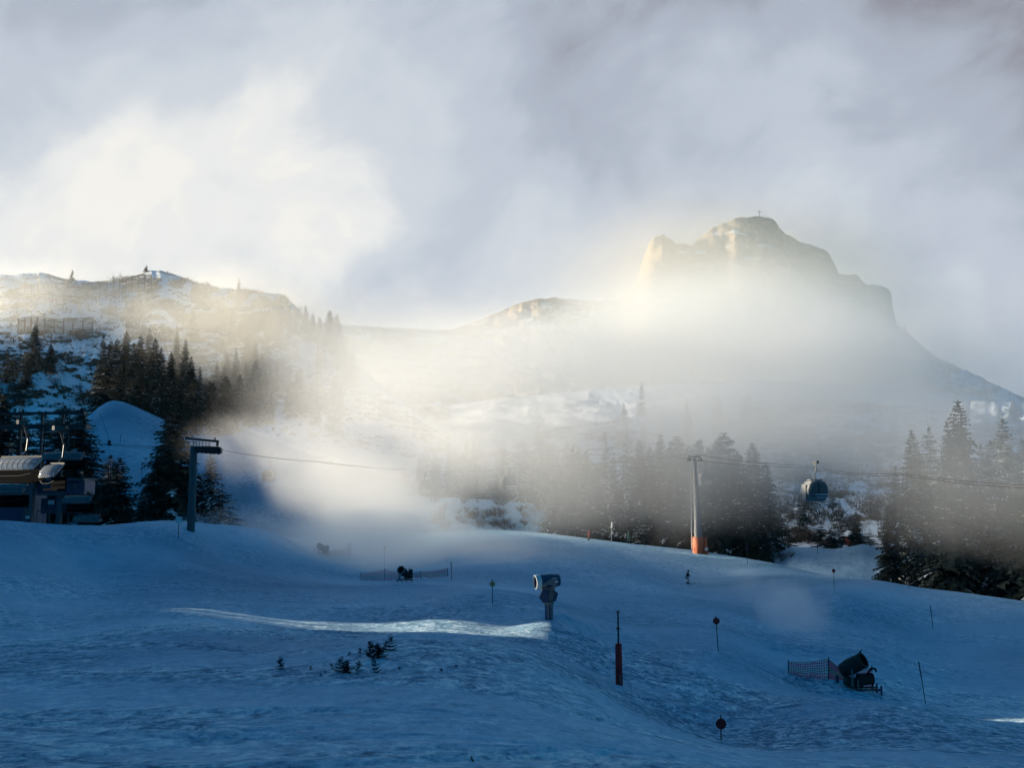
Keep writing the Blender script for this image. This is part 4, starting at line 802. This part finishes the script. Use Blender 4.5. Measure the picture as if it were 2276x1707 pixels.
cabin(1567, 1066, 181, 2.3, 'gondola cabin half hidden behind the top of the orange footed pylon', R(5))
cabin(1131, 1076, 186, 3.0, 'gondola cabin above the right part of the bush bank', R(6))
cabin(943, 1086, 184, 2.7, 'faint gondola cabin low over the left end of the bush bank', R(4))
cabin(598, 1058, 200, 2.2, 'barely visible gondola cabin in bright mist right of the grey pylon')
def rope(label, pts, r, sag=0.0):
    W = []
    for a, b_ in zip(pts[:-1], pts[1:]):
        for i in range(13):
            u = i/12; W.append(Vector(a).lerp(Vector(b_), u) - Vector((0, 0, sag*4*u*(1-u))))
    q = MB(); q.path(W, r, 5); o = q.build('cable', M['rope']); return tag(o, label, 'cable')
rope('upper one of two parallel gondola ropes running right past the nearest cabin', [P(1200,1020,190), P(1545,1009,174), P(1800,1036,100), P(2000,1052,79), P(2500,1080,55)], .02, .3)
rope('lower one of two parallel gondola ropes running right past the nearest cabin', [P(1500,1016,174), P(1800,1040,101), P(2000,1056,80), P(2500,1090,56)], .02, .3)
rope('gondola rope between the grey pylon and the orange footed pylon', [P(488,1000,122), P(700,1026,150), P(943,1047,184), P(1131,1042,186), P(1500,1016,176)], .022, .2)

# pylon on the left with its square sign
Yl = 122.0; b = Vector(((430-1138)/FPX*Yl, Yl, 0)); b.z = gz(b.x, b.y); kl = Yl/FPX
pl = thing('gondola_pylon', b, 'grey lift pylon with a lattice cross arm between dark spruces', 'pylon')
def Q(px, py, dy=0.0): return Vector(((px-430)*kl, dy, zof(py, Yl)-b.z))
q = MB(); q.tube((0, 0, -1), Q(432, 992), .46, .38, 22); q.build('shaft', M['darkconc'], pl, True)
q = MB(); q.prism([(p.x, p.z) for p in (Q(412, 972), Q(486, 979), Q(486, 984), Q(412, 977))], 'y', .35); q.build('cross_arm', M['dark'], pl)
q = MB(); q.prism([(p.x, p.z) for p in (Q(482, 980), Q(487, 980), Q(485, 992), Q(481, 992))], 'y', .3); q.box(Q(478, 976), (.12, .2, .3)); q.build('bracket', M['dark'], pl)
q = MB()
for i in range(6): q.box(Q(430+i*7, 985.5+i*.6), (.05, .05, .62))
for j in range(2): q.tube(Q(428, 983+j*5, -.3), Q(470, 987+j*5, -.3), .03, .03, 6)
q.build('railing', M['dark'], pl)
q = MB(); q.prism([(p.x, p.z) for p in (Q(428, 992), Q(488, 993), Q(494, 998), Q(493, 1008), Q(472, 1009), Q(440, 1002), Q(428, 1002))], 'y', .7)
for i in range(6): q.lathe([(-.12, .0), (-.12, .26), (.12, .26), (.12, 0)], Q(444+i*9, 1003+i*.6, -.45), (0, 1, 0), 12)
q.build('sheave_train', M['dark'], pl)
Ys_ = 116.0; sb = on_ground(403, Ys_); o = thing('square_sign', sb, 'pale square board standing left of the grey lift pylon foot', 'sign')
zc_ = zof(1156, Ys_)-sb.z; MB().box((0, -.03, zc_), (.66, .05, .70)).build('board', M['white'], o, bevel=.01); MB().tube((0, .03, -.3), (0, .03, zc_+.2), .035, .035, 8).build('pole', M['dark'], o, True)

# drag rope device between the spruces
o = thing('rope_brake', P(243, 985, 135), 'small dark pulley block hanging on the ropes over the snow knoll', 'pulley'); MB().box((0, 0, .1), (.32, .3, .45)).build('block', M['dark'], o, bevel=.03); MB().box((.04, 0, -.22), (.5, .22, .2)).build('carriage', M['dark'], o, bevel=.02)
MB().tube((0, 0, .3), P(226, 925, 137)-P(243, 985, 135)+Vector((-.2, 0, .3)), .03, .02, 6).build('guide_rope', M['dark'], o)
rope('upper of the two thin ropes crossing the snow knoll', [P(150,982,135), P(243,987,135), P(345,993,132), P(430,996,124)], .025, .02)
rope('lower of the two thin ropes crossing the snow knoll', [P(150,985,135), P(243,989.5,135), P(345,997,132), P(430,1000,124)], .025, .02)

# ------------------------------------------------------------------ chairlift station and chairs on the left
YS = 128.0; b = Vector(((70-1138)/FPX*YS, YS, 0)); b.z = gz(b.x, b.y); ksn = YS/FPX
st = thing('lift_station', b, 'dark chairlift station with two concrete columns and a windowed cabin', 'lift station')
def S(px, py, dy=0.0): return Vector(((px-70)*ksn, dy, zof(py, YS)-b.z))
def sbox(q, x0, y0, x1, y1, dy, t): a, c = S(x0, y1), S(x1, y0); q.box(((a.x+c.x)/2, dy, (a.z+c.z)/2), (c.x-a.x, t, c.z-a.z)); return q
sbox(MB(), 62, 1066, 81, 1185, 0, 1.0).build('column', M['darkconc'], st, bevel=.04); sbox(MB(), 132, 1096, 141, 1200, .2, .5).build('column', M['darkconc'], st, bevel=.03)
q = MB(); sbox(q, 82, 1068, 188, 1098, 2.2, 3.2); q.build('cabin_wall', M['navy'], st)
q = MB(); sbox(q, 78, 1063, 192, 1067.5, 2.0, 4.4); q.build('cabin_roof', M['darkconc'], st, bevel=.03)
q = MB(); sbox(q, 84, 1098.5, 186, 1102, 1.6, 4.2); q.build('platform', M['darkconc'], st)
for x0, x1 in ((94, 108), (160, 171)):
    w = sbox(MB(), x0, 1072, x1, 1086, .56, .10).build('window', M['darkconc'], st); sbox(MB(), x0+1.5, 1073.5, x1-1.5, 1084.5, .50, .06).build('pane', M['pane'], w)
    sbox(MB(), (x0+x1)/2-.5, 1073.5, (x0+x1)/2+.5, 1084.5, .46, .05).build('mullion', M['darkconc'], w)
q = MB(); sbox(q, 131, 1072, 132.5, 1094, .4, .08); sbox(q, 136.5, 1072, 138, 1094, .4, .08); sbox(q, 126, 1095, 144, 1098, .4, .4); q.build('rail_guide', M['darkconc'], st)
q = MB(); sbox(q, -60, 912, 165, 917, 3, .7); q.build('gantry_beam', M['dark'], st)
q = MB(); sbox(q, -60, 940, 170, 949, 3.5, 1.6); q.build('machine_deck', M['dark'], st)
for x0 in (16, 64, 112):
    sbox(MB(), x0, 917, x0+4, 1066, 3.2, .3).build('gantry_post', M['dark'], st)
q = MB()
for i in range(13): q.add([], []); sbox(q, -20+i*14, 950, -19+i*14, 962, 2.6, .06)
sbox(q, -20, 955, 150, 956, 2.6, .06); q.build('deck_railing', M['dark'], st)
q = MB(); sbox(q, 90, 1108, 178, 1142, 1.0, .12); q.build('lower_screen', M['navy'], st)
q = MB(); sbox(q, 86, 1135, 172, 1137, .4, .10); 
for i in range(7): sbox(q, 86+i*14, 1120, 87+i*14, 1165, .4, .08)
q.build('entry_railing', M['darkconc'], st)
sbox(MB(), 108, 1112, 121, 1122, .7, .2).build('display_board', M['white'], st); sbox(MB(), 70, 1147, 78, 1153, -.6, .1).build('notice_plate', M['white'], st)
q = MB(); sbox(q, -60, 1085, 62, 1180, 3.5, 5); q.build('machine_house', M['navy'], st)

def lift_chair(px, py, Y, w, yaw, label, lit=False):
    """chair with a folded canopy: px, py = middle of the lower canopy edge; w = width in metres"""
    c = P(px, py, Y); o = thing('lift_chair', c, label, 'lift chair', 'chairlift chairs with canopies', yaw); n = 18; m = 9
    v = []; f = []
    for i in range(n+1):
        x = -w/2 + w*i/n; e = 1 - .16*abs(2*i/n-1)**4
        for j in range(m+1):
            a = R(-8 + 98*j/m); v.append((x, -.95*math.cos(a)*e, .80*math.sin(a)*e))
    for i in range(n):
        for j in range(m): q_ = i*(m+1)+j; f.append((q_, q_+1, q_+m+2, q_+m+1))
    for e in (0, n): k0 = e*(m+1); f.append(tuple(k0+j for j in range(m+1)) if e == 0 else tuple(k0+j for j in range(m, -1, -1)))
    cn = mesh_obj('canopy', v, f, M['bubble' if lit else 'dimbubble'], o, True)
    s_ = cn.modifiers.new('t', 'SOLIDIFY'); s_.thickness = .02
    q = MB()
    for i in range(0, n+1, 2):
        pts = [Vector(v[i*(m+1)+j])*1.02 for j in range(m+1)]; q.path(pts, .016, 5)
    for j in (0, 3, 6): q.path([Vector(v[i*(m+1)+j])*1.015 for i in range(n+1)], .02, 5)
    q.build('canopy_ribs', M['dark'], o)
    q = MB(); q.box((0, .30, -.55), (w*.96, .12, .95)); q.build('backrest', M['black'], o, bevel=.05)
    q = MB(); q.box((0, -.05, -.98), (w*.96, .75, .16)); q.build('seat', M['black'], o, bevel=.05)
    q = MB(); q.path([(-w*.45, -.75, -.35), (-w*.2, -.85, -.55), (w*.2, -.85, -.55), (w*.45, -.75, -.35)], .03, 6); q.build('safety_bar', M['dark'], o)
    q = MB(); q.box((0, .15, .86), (w*.9, .14, .14)); q.path([(0, .15, .9), (0, .55, 1.3), (.05, .6, 2.2), (0, .3, 3.0), (0, 0, 3.3)], .07, 8); q.build('hanger', M['dark'], o, True)
    q = MB(); q.box((0, 0, 3.35), (.25, .8, .3)); q.build('grip', M['dark'], o)
    return o
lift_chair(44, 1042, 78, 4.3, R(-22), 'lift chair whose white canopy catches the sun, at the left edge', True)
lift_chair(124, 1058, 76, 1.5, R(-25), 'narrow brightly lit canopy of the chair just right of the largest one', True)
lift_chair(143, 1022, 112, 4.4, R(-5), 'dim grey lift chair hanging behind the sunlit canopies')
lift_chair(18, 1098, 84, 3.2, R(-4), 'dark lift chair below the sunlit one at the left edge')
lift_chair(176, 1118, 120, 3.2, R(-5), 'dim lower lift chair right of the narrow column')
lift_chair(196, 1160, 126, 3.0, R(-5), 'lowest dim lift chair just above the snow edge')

# ------------------------------------------------------------------ huts
def hut(px, py, w, d, h, rise, bvs, label, yaw, m):
    p = hit(px, py, bvs) or P(px, py, 210); o = thing('wooden_hut', p, label, 'hut', None, yaw)
    MB().box((0, 0, h/2-.4), (w, d, h+.8)).build('wall', m, o)
    q = MB(); q.prism([(-w/2, h+.003), (w/2, h+.003), (0, h+rise*.93)], 'y', d*.98); q.build('gable', m, o)
    q = MB(); q.prism([(-w*.62, h-.25), (-w*.62, h+.10), (0, h+rise+.38), (w*.62, h+.10), (w*.62, h-.25), (0, h+rise+.02)], 'y', d*1.2); q.build('snowy_roof', M['frost'], o, bevel=.05)
    q = MB(); q.box((w*.22, -d/2-.03, h*.42), (w*.22, .08, h*.8)); q.build('door', M['dark'], o)
    f_ = MB().box((-w*.22, -d/2-.03, h*.55), (w*.24, .08, h*.35)).build('window', M['wood'], o); MB().box((-w*.22, -d/2-.08, h*.55), (w*.19, .03, h*.28)).build('pane', M['pane'], f_)
    for a in (-.35, .35): MB().box((w*.5*(1 if a > 0 else -1)*.98, -d/2-.02, h/2), (.18, .16, h)).build('corner_post', m, o)
hut(1895, 1208, 2.9, 3, 1.7, .55, [RS, RB], 'larger red brown hut with a snow covered gable roof behind the rippled slope', R(12), M['brown'])
hut(1846, 1217, 2.2, 2.4, 1.9, .45, [RS, RB], 'smaller red brown hut left of the gabled one', R(-8), M['brown'])
hp = P(1424, 1160, 206); o = thing('chalet_roof', (hp.x, hp.y, hp.z-2), 'snow covered roof corner showing between the dark spruces', 'chalet'); MB().prism([(-2.2, 2.9), (1.9, 1.3), (1.9, 1.6), (-2.2, 3.25), (-4, 2.7), (-4, 2.4)], 'y', 3).build('roof', M['frost'], o); MB().prism([(-3.6, -4), (1.6, -4), (1.6, 1.35), (-2.2, 2.85), (-3.6, 2.4)], 'y', 2.4).build('wall', M['wood'], o)

# ------------------------------------------------------------------ people
def person(px, py, bvs, label, jac, leg, height=1.75, pose='stand', yaw=0.0, skis=True, poles=True, at=None):
    p = at or hit(px, py, bvs) or P(px, py, 184); o = thing('person', p, label, 'person', None, yaw); s = height/1.75
    crouch = pose == 'ski'; hipz = .80 if crouch else .93; kx = .16 if crouch else .02
    J = {'pel': (-.06 if crouch else 0, 0, hipz), 'ch': (.03 if crouch else 0, 0, hipz+.30), 'nk': (.10 if crouch else .0, 0, hipz+.55), 'hd': (.14 if crouch else .02, 0, hipz+.70), 'hd2': (.15 if crouch else .02, 0, hipz+.80)}
    for sd, n_ in ((-1, 'l'), (1, 'r')):
        J['h'+n_] = (J['pel'][0], sd*.10, hipz-.04); J['k'+n_] = (kx, sd*.13, .48); J['a'+n_] = (-.04, sd*.13, .10); J['t'+n_] = (.14, sd*.14, .05)
        J['s'+n_] = (J['nk'][0]-.02, sd*.19, hipz+.47); J['e'+n_] = (J['nk'][0]+(.02 if pose != 'raise' else .1), sd*.30, hipz+.20); J['w'+n_] = (J['nk'][0]+.26, sd*.28, hipz+.16 if pose != 'raise' else hipz+.30)
    E = [('pel', 'ch'), ('ch', 'nk'), ('nk', 'hd'), ('hd', 'hd2')] + [e for n_ in 'lr' for e in (('pel', 'h'+n_), ('h'+n_, 'k'+n_), ('k'+n_, 'a'+n_), ('a'+n_, 't'+n_), ('nk', 's'+n_), ('s'+n_, 'e'+n_), ('e'+n_, 'w'+n_))]
    Rd = {'pel': .15, 'ch': .16, 'nk': .08, 'hd': .10, 'hd2': .085}
    for n_ in 'lr': Rd.update({'h'+n_: .10, 'k'+n_: .068, 'a'+n_: .055, 't'+n_: .045, 's'+n_: .075, 'e'+n_: .055, 'w'+n_: .045})
    def skin(name, keys, grow, m):
        ks = [k_ for k_ in J if k_ in keys]; me = bpy.data.meshes.new(name); me.from_pydata([Vector(J[k_])*s for k_ in ks], [(ks.index(a), ks.index(b_)) for a, b_ in E if a in ks and b_ in ks], [])
        me.materials.append(m); ob = link(bpy.data.objects.new(name, me), o); md = ob.modifiers.new('skin', 'SKIN'); md.use_smooth_shade = True
        for i, k_ in enumerate(ks): r_ = Rd[k_]*s*grow; ob.data.skin_vertices[0].data[i].radius = (r_, r_)
        ob.data.skin_vertices[0].data[0].use_root = True
        sb_ = ob.modifiers.new('sub', 'SUBSURF'); sb_.levels = 1; sb_.render_levels = 1; return ob
    skin('body', list(J), 1.0, M['skin'])
    skin('trousers', ['pel', 'hl', 'hr', 'kl', 'kr', 'al', 'ar'], 1.22, leg); skin('jacket', ['pel', 'ch', 'nk', 'sl', 'sr', 'el', 'er', 'wl', 'wr'], 1.25, jac)
    q = MB(); c = Vector(J['hd2'])*s; q.lathe([(-.10*s, .115*s), (-.02*s, .135*s), (.06*s, .12*s), (.11*s, .07*s), (.125*s, 0)], c, (0, 0, 1), 16); q.build('helmet', M['dark'], o, True)
    for sd, n_ in ((-1, 'l'), (1, 'r')):
        q = MB(); q.box(Vector((.05, sd*.14, .09))*s, (.34*s, .12*s, .20*s)); q.build('boot', M['dark'], o, bevel=.03)
        if skis: q = MB(); q.box((.05*s, sd*.14*s, .012), (1.55*s, .085, .02)); q.prism([(.82*s, .002), (1.02*s, .12), (1.0*s, .135), (.82*s, .022)], 'y', .08, (0, sd*.14*s, 0)); q.build('ski', M['dark'], o)
        if poles: w_ = Vector(J['w'+n_])*s; q = MB(); q.tube(w_ + Vector((.03, 0, .06)), w_ + Vector((-.95 if crouch else .05, sd*.05, -.25 if crouch else -w_.z+.02)), .012, .008, 6); q.build('ski_pole', M['steel'], o)
    return o
person(1528, 1298, [GB], 'skier in black jacket and pale trousers crouching down the piste', M['jacket'], M['pants'], 1.85, 'ski', R(10))
person(1309, 1201, [GB], 'person in red clothes at the crest of the piste, leftmost of the group there', M['jr'], M['jr'], 1.6, 'stand', R(200), False, True)
person(1397, 1206, [GB], 'person in green clothes at the crest, beside the snow coated spruce', M['jg'], M['jg'], 1.9, 'stand', R(190), False, True)
person(1361, 1203, [GB], 'person in white jacket and dark trousers standing at the crest', M['jw'], M['dark'], 1.9, 'stand', R(170), False, False)
Yc_ = row_Y(1337, 1205); disc_sign(1337, 1188, 1184, 1202, .22, M['grey'], 'grey round sign on the crest between the red and the white clad persons')
o = thing('snow_lance', on_ground(1357, Yc_), 'thin upright lance with pale cover behind the person in white', 'snow lance'); MB().tube((0, 0, -.3), (0, 0, 3.6), .04, .03, 8).build('pipe', M['steel'], o, True); MB().lathe([(0, .05), (.1, .14), (.8, .15), (1.0, .05)], (.1, 0, 2.4), (.06, 0, 1), 12).build('cover', M['white'], o, True)
Yq = row_Y(1386, 1206); o = thing('marker_pole', on_ground(1386, Yq), 'short pole with bright white sleeve left of the person in green', 'pole', 'slalom style marker poles'); MB().tube((0, 0, -.2), (.06, 0, .8), .03, .03, 8).build('shaft', M['dark'], o, True); MB().tube((.06, 0, .8), (.14, 0, 1.55), .07, .07, 10).build('sleeve', M['white'], o, True)
# ------------------------------------------------------------------ haze and drifting mist (real volumes lit by the sun and sky)
def even_haze(dens, col):
    m = bpy.data.materials.new('haze_air'); m.use_nodes = True; t = m.node_tree; t.nodes.clear()
    o = nd(t, 'ShaderNodeOutputMaterial'); v = nd(t, 'ShaderNodeVolumePrincipled'); v.inputs['Density'].default_value = dens; v.inputs['Color'].default_value = col + (1,); v.inputs['Anisotropy'].default_value = .2
    t.links.new(v.outputs[0], o.inputs['Volume']); return m
b = MB().box((100, 830, 200), (1720, 2180, 426)); hz = b.build('haze', even_haze(.00002, (.97, .96, .94))); tag(hz, 'thin bright haze in the air', 'haze', kind='stuff')

def mist(name, label, c, size, dens, nscale=.02, thr=.45, soft=.25, rot=(0, 0, 0), stretch=(1, 1, 1), aniso=.72, seed=0.0, step=.6, col=(.998, .994, .985), power=1.0):
    """an ellipsoid of mist: density falls off to the rim and is torn by noise"""
    m = bpy.data.materials.new(name + '_air'); m.use_nodes = True; t = m.node_tree; t.nodes.clear()
    o = nd(t, 'ShaderNodeOutputMaterial'); v = nd(t, 'ShaderNodeVolumePrincipled'); v.inputs['Color'].default_value = col + (1,); v.inputs['Anisotropy'].default_value = aniso
    tc_ = nd(t, 'ShaderNodeTexCoord'); ln = nd(t, 'ShaderNodeVectorMath', operation='LENGTH'); t.links.new(tc_.outputs['Object'], ln.inputs[0])
    fall = math_(t, 'SUBTRACT', 1.0, ln.outputs['Value'], clamp=True)          # object space: radius 1
    mp_ = nd(t, 'ShaderNodeMapping'); mp_.inputs['Location'].default_value = (seed, seed*.7, seed*1.3)
    mp_.inputs['Scale'].default_value = tuple(size[i]*nscale*stretch[i] for i in range(3)); t.links.new(tc_.outputs['Object'], mp_.inputs[0])
    n = nd(t, 'ShaderNodeTexNoise', ins={'Scale': 1.0, 'Detail': 5.0, 'Roughness': .58, 'Distortion': .5}); t.links.new(mp_.outputs[0], n.inputs['Vector'])
    fs = math_(t, 'SMOOTH_MIN', math_(t, 'MULTIPLY', fall, 1.8), 1.0, .3)
    body = math_(t, 'ADD', n.outputs[0], math_(t, 'MULTIPLY_ADD', fs, .5, -.5))
    k = nd(t, 'ShaderNodeMapRange', interpolation_type='SMOOTHSTEP'); t.links.new(body, k.inputs[0]); k.inputs[1].default_value = thr - soft; k.inputs[2].default_value = thr + soft; k.inputs[3].default_value = 0; k.inputs[4].default_value = 1
    d = math_(t, 'MULTIPLY', math_(t, 'MULTIPLY', k.outputs[0], fs), dens)
    t.links.new(d, v.inputs['Density']); t.links.new(v.outputs[0], o.inputs['Volume'])
    try: m.cycles.volume_step_rate = step
    except Exception: pass
    bm = bmesh.new(); bmesh.ops.create_icosphere(bm, subdivisions=2, radius=1.06); me = bpy.data.meshes.new(name); bm.to_mesh(me); bm.free(); me.materials.append(m)
    ob = link(bpy.data.objects.new(name, me)); ob.location = c; ob.scale = size; ob.rotation_euler = tuple(R(a) for a in rot)
    return tag(ob, label, 'mist', kind='stuff')
# main bank: hangs in front of the central wood and hides the valley behind
W = (.998, .975, .92)
mist('mist', 'bright sunlit mist bank filling the valley', P(1250, 895, 192), (84, 30, 26), .026, .035, .36, .20, seed=1)
mist('mist', 'bright mist between the rocky hill and the wood', P(930, 850, 206), (46, 28, 26), .034, .02, .30, .3, seed=22)
mist('mist', 'plume of mist falling from the hill onto the piste', P(760, 1070, 170), (35, 17, 13), .10, .055, .42, .22, rot=(0, 20, 0), seed=4)
mist('mist', 'golden mist along the hillside forest', P(600, 770, 300), (66, 36, 34), .038, .035, .42, .22, rot=(0, 10, 0), seed=9, col=W)
mist('mist', 'thin mist over the avalanche fences', P(120, 700, 345), (75, 28, 26), .036, .025, .38, .28, rot=(0, 6, 0), seed=12, col=W)
mist('mist', 'mist in front of the right hillside', P(1800, 885, 240), (92, 34, 34), .058, .035, .38, .20, seed=7)
mist('mist', 'mist hanging low in front of the dark wood', P(1330, 1045, 173), (60, 14, 19), .062, .055, .40, .20, seed=20)
mist('mist', 'brown mist in the right wood', P(2200, 1060, 134), (38, 15, 19), .034, .06, .42, .20, seed=15)
mist('mist', 'cloud wrapped round the foot of the summit', P(1560, 765, 850), (280, 230, 85), .011, .007, .30, .28, seed=2)
mist('mist', 'cloud lying in the saddle left of the summit', P(1020, 800, 900), (200, 200, 50), .005, .008, .30, .28, seed=8)
mist('mist', 'thin cloud veil before the summit', P(1640, 660, 1250), (330, 160, 175), .0100, .005, .34, .28, seed=6, col=(.998, .975, .93))
mist('mist', 'low mist blowing over the crest of the piste', P(860, 1210, 146), (36, 30, 7.5), .10, .07, .44, .22, rot=(0, 6, 0), seed=5)
mist('mist', 'small puff of blown snow on the piste', P(1745, 1345, 88), (6, 5, 3.6), .55, .22, .56, .32, rot=(0, 25, 0), seed=3.4, col=(.88, .94, .998))
